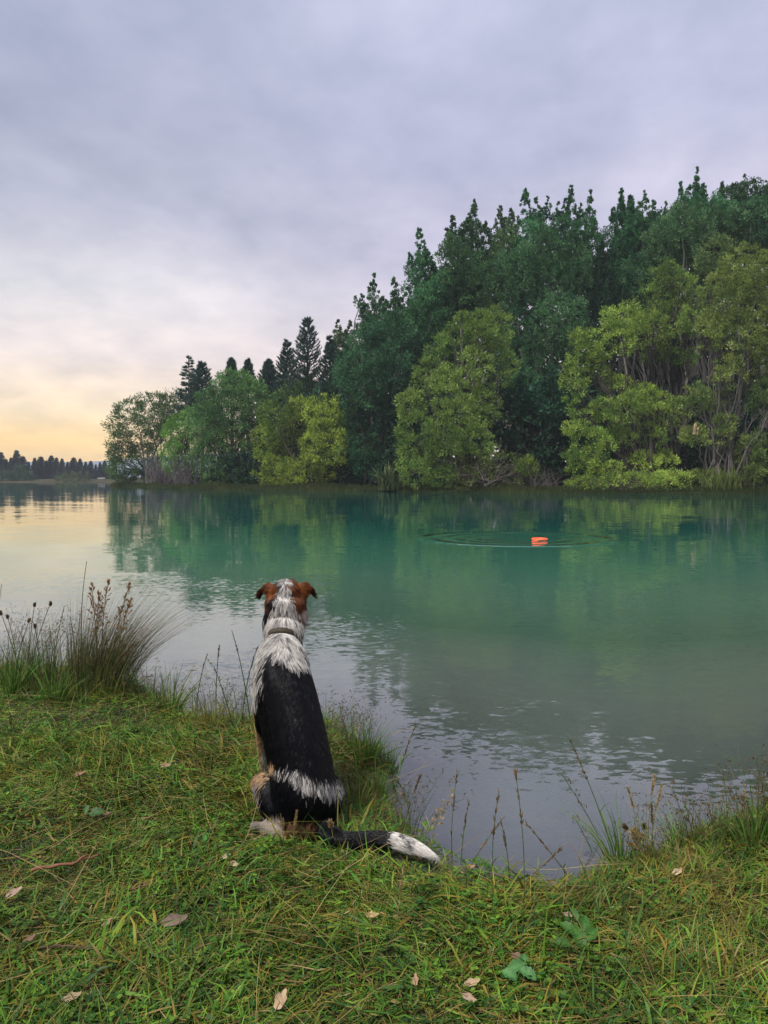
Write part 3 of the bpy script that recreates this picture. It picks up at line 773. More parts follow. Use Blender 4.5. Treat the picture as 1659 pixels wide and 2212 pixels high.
# bare brush at the waterline
def brush(label, D, x, y0, wd, hh, n, col, cat='shrub'):
    b0 = pt(x, 1054, D); b0[2] = 0.15
    u_ = dpx(D); acc = Acc(); Ps = []
    for i in range(n):
        s = b0 + np.array([rng.normal() * wd * 0.35 * u_, rng.normal() * 0.8, 0])
        e = s + np.array([rng.normal() * wd * 0.45, rng.normal() * 20, hh * (0.35 + 0.75 * rng.random())]) * u_
        Ps.append(limb(s, e, 6, 0.1, 0.2))
    acc.tubes(np.array(Ps), np.tile(np.linspace(0.8, 0.25, 6), (n, 1)) * u_ * 0.8, np.array(col), 3)
    o = acc.build('bare_shrub', M_bark, None, at=b0)
    return setp(o, label, cat)
brush('bare purplish grey brush below the dark willow at the island tip', 106, 350, 1054, 42, 70, 200, (0.12, 0.105, 0.11))
brush('dark twiggy brush under the domed willow', 94, 405, 1054, 34, 70, 160, (0.10, 0.09, 0.09))
brush('tangled grey dead brush at the foot of the hollow between the big willows', 61, 1165, 1060, 55, 50, 120, (0.09, 0.08, 0.07))
brush('low dead sticks under the open crowned willow', 59.5, 1330, 1062, 90, 36, 110, (0.08, 0.07, 0.06))
# flax and sedge
def strap_plant(name, label, cat, D, x, n, L, wd, c1, c2, spread=1.0, y=1062, z0=0.15, sp=0.4):
    b0 = pt(x, y, D); b0[2] = z0
    a = rng.random(n) * 2 * math.pi; ll = L * (0.6 + 0.5 * rng.random(n)); lean = (0.15 + 0.85 * rng.random(n)) * spread
    t = np.linspace(0, 1, 7)[None, :, None]
    dirv = np.stack([np.cos(a), np.sin(a), 0 * a], 1)[:, None, :]
    P = b0 + rng.normal(size=(n, 1, 3)) * np.array([sp, sp, 0]) + dirv * (ll * lean)[:, None, None] * (t ** 1.5) * 0.8 + np.array([0, 0, 1]) * (ll[:, None, None] * (t - 0.55 * lean[:, None, None] * t ** 2.6))
    side = unit(np.cross(dirv[:, 0], np.array([0, 0, 1.0])) + rsph(n) * 0.3)
    W_ = np.tile(wd * np.array([0.8, 1, 1, 1, 0.9, 0.6, 0.1]), (n, 1))
    cc = np.array(c1) + (np.array(c2) - np.array(c1)) * rng.random((n, 1))
    acc = Acc(); acc.ribbons(P, W_, side, cc)
    return setp(acc.build(name, M_leaf, None, at=b0), label, cat)
strap_plant('flax_bush', 'spiky flax bush with arching sword leaves on the far waterline', 'shrub', 66, 838, 110, 2.6, 0.14, (0.04, 0.07, 0.03), (0.11, 0.14, 0.06), 0.9)
strap_plant('sedge_tussock', 'pale green sedge tussock on the far bank under the biggest willow', 'grass tussock', 57, 1565, 240, 2.2, 0.05, (0.05, 0.08, 0.02), (0.14, 0.18, 0.05), 1.0, sp=0.6)
strap_plant('toetoe_plume', 'tan drooping grass plume low among the right willow stems', 'plant', 59, 1498, 12, 1.1, 0.12, (0.30, 0.24, 0.13), (0.38, 0.30, 0.18), 0.8, z0=4.5, sp=0.1)
# reeds and grass on the island margin: nobody could count them
nr = 17000
tx = rng.random(nr) * (len(isl_f) - 12)
i0 = tx.astype(int); f = (tx - i0)[:, None]
bp_ = isl_f[i0] * (1 - f) + isl_f[i0 + 1] * f
D_ = bp_[:, 1]
off = rng.random(nr) ** 1.3 * 3.2 - 0.25
patchy = vnoise(bp_[:, 0], bp_[:, 1], 0.25, 12)
hh = (0.10 + 0.42 * patchy ** 1.5) * (0.4 + 0.8 * rng.random(nr))
P0 = np.stack([bp_[:, 0], bp_[:, 1] + off, np.clip(off * 0.15, -0.05, 0.5)], 1)
t = np.linspace(0, 1, 3)[None, :, None]
ln = rng.normal(size=(nr, 1, 3)) * 0.25 * hh[:, None, None]; ln[:, :, 2] = hh[:, None]
P = P0[:, None, :] + ln * t
acc = Acc()
cc = np.array((0.014, 0.028, 0.009)) + (np.array((0.06, 0.085, 0.022)) - np.array((0.03, 0.06, 0.015))) * (rng.random((nr, 1)) * 0.6 + 0.4 * patchy[:, None])
acc.ribbons(P, np.tile(np.array([0.05, 0.04, 0.01]), (nr, 1)), np.tile(np.array([1.0, 0, 0]), (nr, 1)), cc)
setp(acc.build('reeds', M_leaf), 'low reeds and rough grass fringing the island', None, None, 'stuff')

# far shore conifers and bushes
GF = 'dark conifers along the far shore'
protos = []
fars = [(2, 978, 14), (24, 989, 11), (36, 975, 13), (49, 986, 16), (62, 996, 10), (73, 990, 9), (88, 987, 16), (100, 994, 12), (112, 986, 14), (122, 993, 12),
        (135, 997, 10), (148, 992, 12), (160, 990, 15), (171, 1000, 8), (182, 989, 14), (191, 995, 12), (199, 1006, 8), (205, 1004, 9), (213, 995, 11), (222, 1002, 9), (229, 996, 11), (238, 1006, 9)]
words = ['first', 'second', 'third', 'fourth', 'fifth', 'sixth', 'seventh', 'eighth', 'ninth', 'tenth', 'eleventh', 'twelfth', 'thirteenth', 'fourteenth', 'fifteenth',
         'sixteenth', 'seventeenth', 'eighteenth', 'nineteenth', 'twentieth', 'twenty-first', 'twenty-second']
fars = [(2, 978, 14), (13, 992, 12), (24, 989, 12), (36, 974, 13), (49, 986, 16), (62, 998, 11), (75, 990, 12), (88, 987, 17), (100, 995, 13), (111, 985, 15), (122, 989, 12),
        (134, 991, 12), (146, 998, 10), (159, 989, 17), (173, 991, 12), (185, 998, 11), (196, 996, 13), (207, 1003, 10), (216, 999, 11), (226, 995, 12), (235, 1004, 10), (246, 1000, 12)]
for i in range(3):
    protos.append(conifer('conifer_tree', 'x', 'tree', FY + 14, 100, 985, 14, 1034, GF, (0.014, 0.034, 0.034), (0.03, 0.065, 0.055), nwh=34, upturn=-0.12, nl=60, dense=1.0, nL=0.42))
H0 = pt(100, 985, FY + 14)[2] - 1.2
Dp = FY + 14
for i, (x, y, hw) in enumerate(fars):
    o = protos[i] if i < 3 else copy_tree(protos[i % 3])
    D = FY + 12 + rng.random() * 10
    tip = pt(x, y, D); s = (tip[2] - 1.2) / H0
    o.location = (tip[0], D, 1.2); o.scale = (s * hw / 12, s * hw / 12, s); o.rotation_euler.z = rng.random() * 0.8 - 0.4
    look = 'tall pointed' if y < 988 else ('slim small' if y > 997 else ('broad' if hw > 13 else 'mid height'))
    o['label'] = f'{look} dark far shore conifer, {words[i]} from the left edge of the picture'
for i, x in enumerate((-20, -60, -110)):
    o = copy_tree(protos[i % 3]); D = FY + 14
    tip = pt(x, 985, D); o.location = (tip[0], D, 1.2); o['label'] = f'dark far shore conifer just outside the left edge, {words[i]} one beyond it'
def bush(label, D, x, y, rx, rz, c1, c2, puffs=None):
    return leafy_tree('willow_bush', label, 'bush', D, x, puffs or [(x, y, rx, rz, 0), (x + rx * .3, y + rz * .3, rx * .8, rz * .8, 0)], c1, c2, 'bushes on the far shore', stems=3, twigs=0, Rcl=3.6, Lw=(3.2, 1.6), dens=1.0, m=10)
fb = [('leftmost rounded dark green bush on the far shore', 10, 1030, 16, 14), ('second far shore bush from the left, lower than its neighbour', 28, 1031, 13, 12),
      ('tall green bush standing above the others on the far left shore', 42, 1022, 15, 20), ('dense green bush right of the tall far shore one', 58, 1031, 15, 13), ('last green bush before the bare gap on the far shore', 70, 1033, 8, 9)]
for l, x, y, rx, rz in fb: bush(l, FY + 5, x, y, rx, rz, (0.025, 0.055, 0.025), (0.055, 0.10, 0.045))
fb = [('leftmost of the five ball shaped olive bushes on the far shore', 125, 1034, 8, 9), ('second of the five ball shaped far shore bushes', 141, 1032, 9, 10), ('middle and widest of the five ball shaped far shore bushes', 157, 1031, 11, 11),
      ('fourth of the five ball shaped far shore bushes', 174, 1033, 8, 9), ('rightmost of the five ball shaped far shore bushes', 188, 1032, 9, 10)]
for l, x, y, rx, rz in fb: bush(l, FY + 4, x, y, rx, rz, (0.05, 0.075, 0.03), (0.10, 0.13, 0.05))
# small white boat drawn up on the far shore
def far_boat():
    BS = 0.42
    D = FY + 3; c = pt(219, 1038, D); c[2] = 1.1
    root = empty('boat', c, 'tiny white boat on the far shore just left of the island', 'boat')
    st = np.linspace(-1, 1, 9); V = []
    for s in st:
        w = 1.1 * (1 - max(0, s) ** 2.2) ** 0.6 if s < 1 else 0.02
        for (a, z) in ((-1, 0.9 + 0.25 * max(0, s)), (-0.75, 0.3), (0, 0.0 + 0.15 * max(0, s)), (0.75, 0.3), (1, 0.9 + 0.25 * max(0, s))):
            V.append((s * 3.0, a * w, z))
    V = np.array(V) * BS + c
    mw = solid_mat('white_hull', 0.4, 0.5, (0.75, 0.75, 0.73), (0.7, 0.7, 0.7), 3)
    mesh_obj('hull', V, [grid_faces(5, 9)], mw, root, at=c)
    V2 = np.array([[x, y, z] for x in (-2.6, 1.2) for y in (-.8, .8) for z in (.7, .85)]) * BS + c
    Fq = np.array([[0, 1, 3, 2], [4, 6, 7, 5], [0, 4, 5, 1], [2, 3, 7, 6], [0, 2, 6, 4], [1, 5, 7, 3]])
    mesh_obj('deck', V2, [Fq], mw, root, smooth=False, at=c)
    V3 = np.array([[x * (1 if z < 1 else .8), y, z] for x in (-.9, .9) for y in (-.7, .7) for z in (.86, 1.5)]) * BS + c
    mg = solid_mat('boat_window', 0.2, 0.6, (0.08, 0.1, 0.12), (0.12, 0.14, 0.16), 3)
    mesh_obj('cabin', V3, [Fq], mg, root, smooth=False, at=c)
far_boat()
# ------------------------------------------------------------------ floating toy
def toy():
    c = gnd(1166, 1164, 0.0); Y = c[1]
    root = empty('floating_ring', c, 'bright orange floating throw ring on the lake inside a widening circle of ripples', 'dog toy')
    mo = solid_mat('orange_rubber', 0.35, 0.5, (0.90, 0.10, 0.012), (0.80, 0.08, 0.01), 6)
    prof = [(0.112, 0.004), (0.117, 0.014), (0.128, 0.019), (0.140, 0.018), (0.150, 0.008), (0.151, -0.004), (0.144, -0.014), (0.130, -0.018), (0.117, -0.014), (0.112, -0.006)]
    n = 48; a = np.arange(n) * 2 * math.pi / n
    V = np.array([[r * math.cos(t), r * math.sin(t), z] for t in a for r, z in prof])
    k = len(prof); idx = np.arange(n * k).reshape(n, k)
    F = np.stack([idx, np.roll(idx, -1, 0), np.roll(np.roll(idx, -1, 0), -1, 1), np.roll(idx, -1, 1)], 2).reshape(-1, 4)
    mesh_obj('rim', V + c, [F], mo, root, at=c)
    V = [[0, 0, -0.008]]
    for r, z in ((0.05, -0.007), (0.114, -0.004)):
        V += [[r * math.cos(t), r * math.sin(t), z] for t in a]
    V = np.array(V); i = np.arange(n)
    F3 = np.stack([0 * i, 1 + i, 1 + (i + 1) % n], 1); F4 = np.stack([1 + i, 1 + n + i, 1 + n + (i + 1) % n, 1 + (i + 1) % n], 1)
    mesh_obj('web', V + c, [F3, F4], mo, root, at=c)
    root.rotation_euler = (R(1.5), R(1), 0); root.location.z -= 0.006
toy()

# ------------------------------------------------------------------ grass of the bank
def in_dog(x, y):
    """ground covered by the dog"""
    a = (((x + 0.24) / 0.115) ** 2 + ((y - 2.17) / 0.13) ** 2 < 1) | ((x > -0.375) & (x < -0.25) & (y > 2.02) & (y < 2.12))
    tl = np.array([(-0.17, 2.05), (-0.11, 2.01), (-0.024, 2.005), (0.06, 1.975), (0.127, 1.935)])
    for p_, q_ in zip(tl[:-1], tl[1:]):
        e = q_ - p_; t = np.clip(((x - p_[0]) * e[0] + (y - p_[1]) * e[1]) / (e @ e), 0, 1)
        a |= np.hypot(x - p_[0] - t * e[0], y - p_[1] - t * e[1]) < 0.026
    return a
def scatter(n, x0, x1, y0, y1, margin=0.02):
    x = x0 + (x1 - x0) * rng.random(n); y = y0 + (y1 - y0) * rng.random(n)
    keep = np.abs(x) < y * 0.62 + 0.35
    x, y = x[keep], y[keep]
    dd = inland(x, y)
    k = dd > margin
    return x[k], y[k], dd[k]
GREEN = [np.array(c) for c in ((0.046, 0.125, 0.014), (0.078, 0.178, 0.016), (0.034, 0.092, 0.018), (0.12, 0.215, 0.022))]
OLIVE = [np.array(c) for c in ((0.11, 0.135, 0.015), (0.15, 0.145, 0.018), (0.18, 0.13, 0.022))]
STRAW = [np.array(c) for c in ((0.25, 0.18, 0.065), (0.20, 0.13, 0.05), (0.30, 0.23, 0.10))]
def pick(tab, n): return np.array(tab)[rng.integers(0, len(tab), n)]
def blades(acc, x, y, dd, L, W0, elev0, bend, col, k=4, head=None, zoff=0.0, curl=0.5):
    n = len(x)
    z = height(x, y, dd) - 0.004 + zoff
    a = rng.random(n) * 2 * math.pi if head is None else head
    t = np.linspace(0, 1, k)
    el_ = elev0[:, None] - bend[:, None] * t[None, :]                       # elevation angle along the blade
    ang = a[:, None] + (rng.normal(size=(n, 1)) * curl) * t[None, :]
    st = (L / (k - 1))[:, None]
    dx = np.cos(el_) * np.cos(ang) * st; dy = np.cos(el_) * np.sin(ang) * st; dz = np.sin(el_) * st
    P = np.zeros((n, k, 3))
    P[:, 1:, 0] = np.cumsum(dx[:, :-1], 1); P[:, 1:, 1] = np.cumsum(dy[:, :-1], 1); P[:, 1:, 2] = np.cumsum(dz[:, :-1], 1)
    P += np.stack([x, y, z], 1)[:, None, :]
    P[:, :, 2] = np.maximum(P[:, :, 2], z[:, None] + 0.003 + rng.random((n, 1)) * 0.018)
    side = unit(np.stack([-np.sin(a), np.cos(a), rng.normal(size=n) * 0.6], 1))
    prof = np.array([0.7, 1, 0.95, 0.65, 0.06]) if k == 5 else np.interp(t, [0, .25, .7, 1], [.7, 1, .7, .06])
    acc.ribbons(P, W0[:, None] * prof[None, :], side, np.clip(col, 0.005, 0.9))
acc = Acc()
def ground_cover(n, x0, x1, y0, y1, scale=1.0, k=4):
    x, y, dd = scatter(n, x0, x1, y0, y1)
    # gather into tufts with a shared lean
    ok = ~in_dog(x, y); x, y, dd = x[ok], y[ok], dd[ok]
    n = len(x)
    patch = vnoise(x, y, 2.3, 21); patch2 = vnoise(x, y, 6, 22); head = vnoise(x, y, 1.6, 23) * 9 + rng.normal(size=n) * 1.3
    bare = vnoise(x, y, 4.5, 24)
    mudz = np.clip(2.6 * np.exp(-np.abs(dd) / 0.11), 0, 1.6) * np.exp(-((x - 0.24) / 0.24) ** 4)
    keep = rng.random(n) > np.clip(mudz, 0, .96)
    keep &= rng.random(n) > np.clip((bare - 0.78) * 4, 0, 0.7)
    x, y, dd, patch, patch2, head = (v[keep] for v in (x, y, dd, patch, patch2, head))
    n = len(x)
    r = rng.random(n)
    edge = np.exp(-dd / 0.35)
    farb = np.clip((y - 2.6) / 2.0, 0, 1)
    p_ol = 0.20 + 0.36 * np.clip((patch2 - 0.4) * 2, 0, 1) * (1 - 0.4 * patch) + 0.15 * edge
    p_st = 0.08 + 0.14 * (1 - patch)
    tall = 0.75 + 0.9 * patch * patch2 + 0.35 * farb + 0.35 * edge * (x < -0.2)
    isst = r < p_st; isol = (~isst) & (r < p_st + p_ol)
    col = pick(GREEN, n); col[isol] = pick(OLIVE, isol.sum()); col[isst] = pick(STRAW, isst.sum())
    col = col * (0.45 + 0.85 * rng.random((n, 1))) * (0.8 + 0.45 * patch[:, None])
    L = (0.022 + 0.072 * rng.random(n) ** 2.0) * tall * scale
    W0 = (0.0018 + 0.0026 * rng.random(n)) * (1 + 0.12 * farb)
    W0[isst] *= 0.55; L[isst] *= 1.35
    wide = rng.random(n) < 0.07; W0[wide] *= 1.8; L[wide] *= 1.25
    e0 = R(8) + R(68) * rng.random(n) ** 1.2; e0[isst] = R(2) + R(25) * rng.random(isst.sum())
    bend = R(25) + R(85) * rng.random(n)
    bend[isst] *= 0.25
    blades(acc, x, y, dd, L, W0, e0, bend, col, k, head)
ground_cover(270000, -2.1, 1.9, 0.85, 2.9)
ground_cover(95000, -3.8, -0.2, 2.6, 5.6, 1.15)
ground_cover(16000, -6, 3.2, 0.75, 5.2, 1.2)
def outer_cover(n, side):
    # turf beyond the picture's edges, sparser
    y = 0.7 + 4.3 * rng.random(n) ** 0.8; x = side * (y * 0.62 + 0.35 + 1.7 * rng.random(n))
    dd = inland(x, y); k = dd > 0.01; x, y, dd = x[k], y[k], dd[k]; n = len(x)
    col = np.where(rng.random((n, 1)) < 0.6, pick(GREEN, n), pick(OLIVE, n)) * (0.5 + 0.8 * rng.random((n, 1)))
    blades(acc, x, y, dd, 0.06 + 0.08 * rng.random(n), 0.0045 + 0.003 * rng.random(n), R(8) + R(55) * rng.random(n), R(25) + R(70) * rng.random(n), col)
outer_cover(24000, 1); outer_cover(10000, -1)
# long limp straws lying over the lawn
x, y, dd = scatter(3800, -2.6, 2.2, 0.8, 4.8); ok = ~in_dog(x, y); x, y, dd = x[ok], y[ok], dd[ok]; n = len(x)
blades(acc, x, y, dd, 0.12 + 0.22 * rng.random(n), 0.0009 + 0.0009 * rng.random(n), R(5) + R(28) * rng.random(n), R(5) + R(30) * rng.random(n),
       np.where(rng.random((n, 1)) < 0.6, pick(STRAW, n) * 0.9, pick(OLIVE, n)), 4, None, 0.012, 0.25)
# upright grass, taller at the water's edge
x, y, dd = scatter(26000, -3.4, 2.3, 0.9, 5.4, 0.0)
w = np.exp(-dd / 0.22) * (0.25 + 0.75 * vnoise(x, y, 3.0, 31)) * np.where(x > 0.2, 0.5, 1) + 0.05 * vnoise(x, y, 1.7, 32) + np.clip((y - 3.0) / 3, 0, 0.6) * np.clip(-x, 0, 1)
w *= 1 - np.exp(-((x - 0.24) / 0.3) ** 4 - ((y - 2.15) / 0.45) ** 4) * 0.97
k_ = (rng.random(len(x)) < w) & ~in_dog(x, y)
x, y, dd = x[k_], y[k_], dd[k_]; n = len(x)
blades(acc, x, y, dd, 0.06 + 0.13 * rng.random(n), 0.0016 + 0.0022 * rng.random(n), R(60) + R(30) * rng.random(n), R(10) + R(65) * rng.random(n),
       np.where(rng.random((n, 1)) < 0.7, pick(GREEN, n) * 0.9, pick(OLIVE, n) * 0.8))
setp(acc.build('grass', M_grass, smooth=True), 'trampled green and straw coloured grass on the bank', None, None, 'stuff')
# clover and small round leaves among the grass
acc = Acc()
x, y, dd = scatter(26000, -2.4, 2.0, 0.8, 3.4, 0.03)
k_ = (vnoise(x, y, 3.3, 41) > 0.52) & ~in_dog(x, y) & (rng.random(len(x)) < 0.55)
x, y, dd = x[k_], y[k_], dd[k_]; n = len(x)
z = height(x, y, dd) + 0.010 + 0.022 * rng.random(n)
for j in range(3):
    a = rng.random(n) * 0.4 + j * 2.1 + np.arange(n)
    A = unit(np.stack([np.cos(a), np.sin(a), rng.normal(size=n) * 0.3], 1)); Sd = unit(np.cross(A, np.array([0, 0, 1.0])) + rsph(n) * 0.2)
    acc.leaves(np.stack([x, y, z], 1), A, Sd, 0.008 + 0.008 * rng.random(n), 0.007 + 0.006 * rng.random(n), pick(GREEN, n) * (0.6 + 0.5 * rng.random((n, 1))))
setp(acc.build('clover', M_grass), 'clover and tiny weeds low in the grass', None, None, 'stuff')

# ------------------------------------------------------------------ standing stems with seed heads
GS = 'tall grass stems with seed heads'
SG = (0.07, 0.11, 0.03); SBr = (0.15, 0.10, 0.05); SStr = (0.30, 0.22, 0.10)
def spikelets(acc, P, T, L, Wd, spread, col, per=3):
    n = len(P)
    for j in range(per):
        A = unit(T + rsph(n) * spread)
        acc.leaves(P + rsph(n) * 0.001, A, unit(np.cross(A, rsph(n))), L * (0.6 + 0.7 * rng.random(n)), Wd, np.tile(np.array(col), (n, 1)) * (0.7 + 0.6 * rng.random((n, 1))))
def stem_plant(label, xb, yb, xt, yt, kind='brome', col=SG, hcol=SBr, dy=0.0, curve=0.0, base=None, name='seeding_grass', cat='grass stalk', group=GS, leaf=True, rs=0.0016, bow=0.06):
    b0 = gz(xb, yb, -0.01) if base is None else np.array(base, float)
    tip = pt(xt, yt, b0[1] + dy)
    root = empty(name, b0, label, cat, group)
    k = 12; t = np.linspace(0, 1, k)[:, None]
    L = np.linalg.norm(tip - b0)
    P = b0 + (tip - b0) * t
    sgn = np.sign(tip[0] - b0[0] + 1e-6)
    P[:, 0] -= sgn * (t * (1 - t))[:, 0] * L * (bow + curve) * 1.6
    P[:, 2] += (t * (1 - t))[:, 0] * L * curve * 1.2
    P[:, :2] += np.sin(t * 5 + rng.random() * 6) * 0.004 * L
    sc = b0[1] / 2.3
    a = Acc(); a.tubes(P[None], np.linspace(rs, rs * 0.45, k)[None] * max(0.8, sc ** 0.5), np.array(col), 4)
    a.build('stem', M_dry, root, at=b0)
    h = Acc()
    def along(f0, f1, n):
        s = (f0 + (f1 - f0) * np.sort(rng.random(n))) * (k - 1); i0 = np.minimum(s.astype(int), k - 2); f = (s - i0)[:, None]
        return P[i0] * (1 - f) + P[i0 + 1] * f, unit(P[i0 + 1] - P[i0])
    if kind == 'brome':
        f0 = max(0.55, 1 - 0.11 / L)
        Q, T = along(f0, 1, 16)
        spikelets(h, Q, T, 0.015, 0.0036, 0.34, hcol, 2)
    elif kind == 'loose':
        f0 = max(0.5, 1 - 0.13 / L)
        Q, T = along(f0, 1, 14)
        off = rsph(14) * 0.012; off[:, 2] *= 0.5
        h.tubes(np.stack([Q, Q + off], 1), np.full((14, 2), 0.0004), np.array(col), 3)
        spikelets(h, Q + off, T, 0.012, 0.0036, 0.5, hcol, 2)
    elif kind == 'panicle':
        f0 = max(0.5, 1 - 0.20 / L)
        Q, T = along(f0, 1, 34)
        off = rsph(34) * np.linspace(0.035, 0.006, 34)[:, None] + T * 0.02
        h.tubes(np.stack([Q, Q + off], 1), np.full((34, 2), 0.0006), np.array(hcol), 3)
        for s_ in (0.55, 0.8, 1.0):
            spikelets(h, Q + off * s_, unit(off + T * 0.03), 0.013, 0.0040, 0.5, hcol, 3)
    elif kind == 'spike':
        f0 = max(0.6, 1 - 0.055 / L)
        Q, T = along(f0, 1, 60)
        spikelets(h, Q, T, 0.007, 0.0026, 0.7, hcol, 3)
    elif kind == 'oval':
        f0 = max(0.6, 1 - 0.016 / L)
        Q, T = along(f0, 1, 40)
        spikelets(h, Q, T, 0.010, 0.0048, 0.9, hcol, 4)
    elif kind == 'rush':
        f0 = max(0.4, 1 - 0.16 / L)
        Q, T = along(f0, 1, 9)
        off = (rsph(9) * 0.7 + T) * 0.02
        h.tubes(np.stack([Q, Q + off], 1), np.full((9, 2), 0.0005), np.array(col), 3)
        spikelets(h, Q + off, T, 0.010, 0.0045, 0.7, hcol, 4)
    if h.n: setp(h.build('seed_head', M_dry, root, at=b0), kind='stuff')
    if leaf:
        nb = 2
        lf = Acc()
        i = rng.integers(2, 6, nb); Q = P[i]
        az_ = rng.random(nb) * 6.28; tt = np.linspace(0, 1, 5)[None, :, None]
        dv = np.stack([np.cos(az_), np.sin(az_), 0 * az_], 1)[:, None, :]
        LL = min(0.14, L * 0.4)
        B = Q[:, None, :] + dv * LL * 0.6 * tt + np.array([0, 0, 1]) * LL * (0.9 * tt - 0.6 * tt ** 2)
        lf.ribbons(B, np.tile(np.array([.0018, .003, .003, .002, .0003]), (nb, 1)), unit(np.cross(dv[:, 0], np.array([0, 0, 1.]))), np.tile(np.array(col) * 1.2, (nb, 1)))
        lf.build('leaf_blade', M_dry, root, at=b0)
    return root
def at_z(xd, yd, Y):
    p = pt(xd, yd, Y); return (p[0], Y, max(hz(p[0], Y) - 0.01, -0.06))
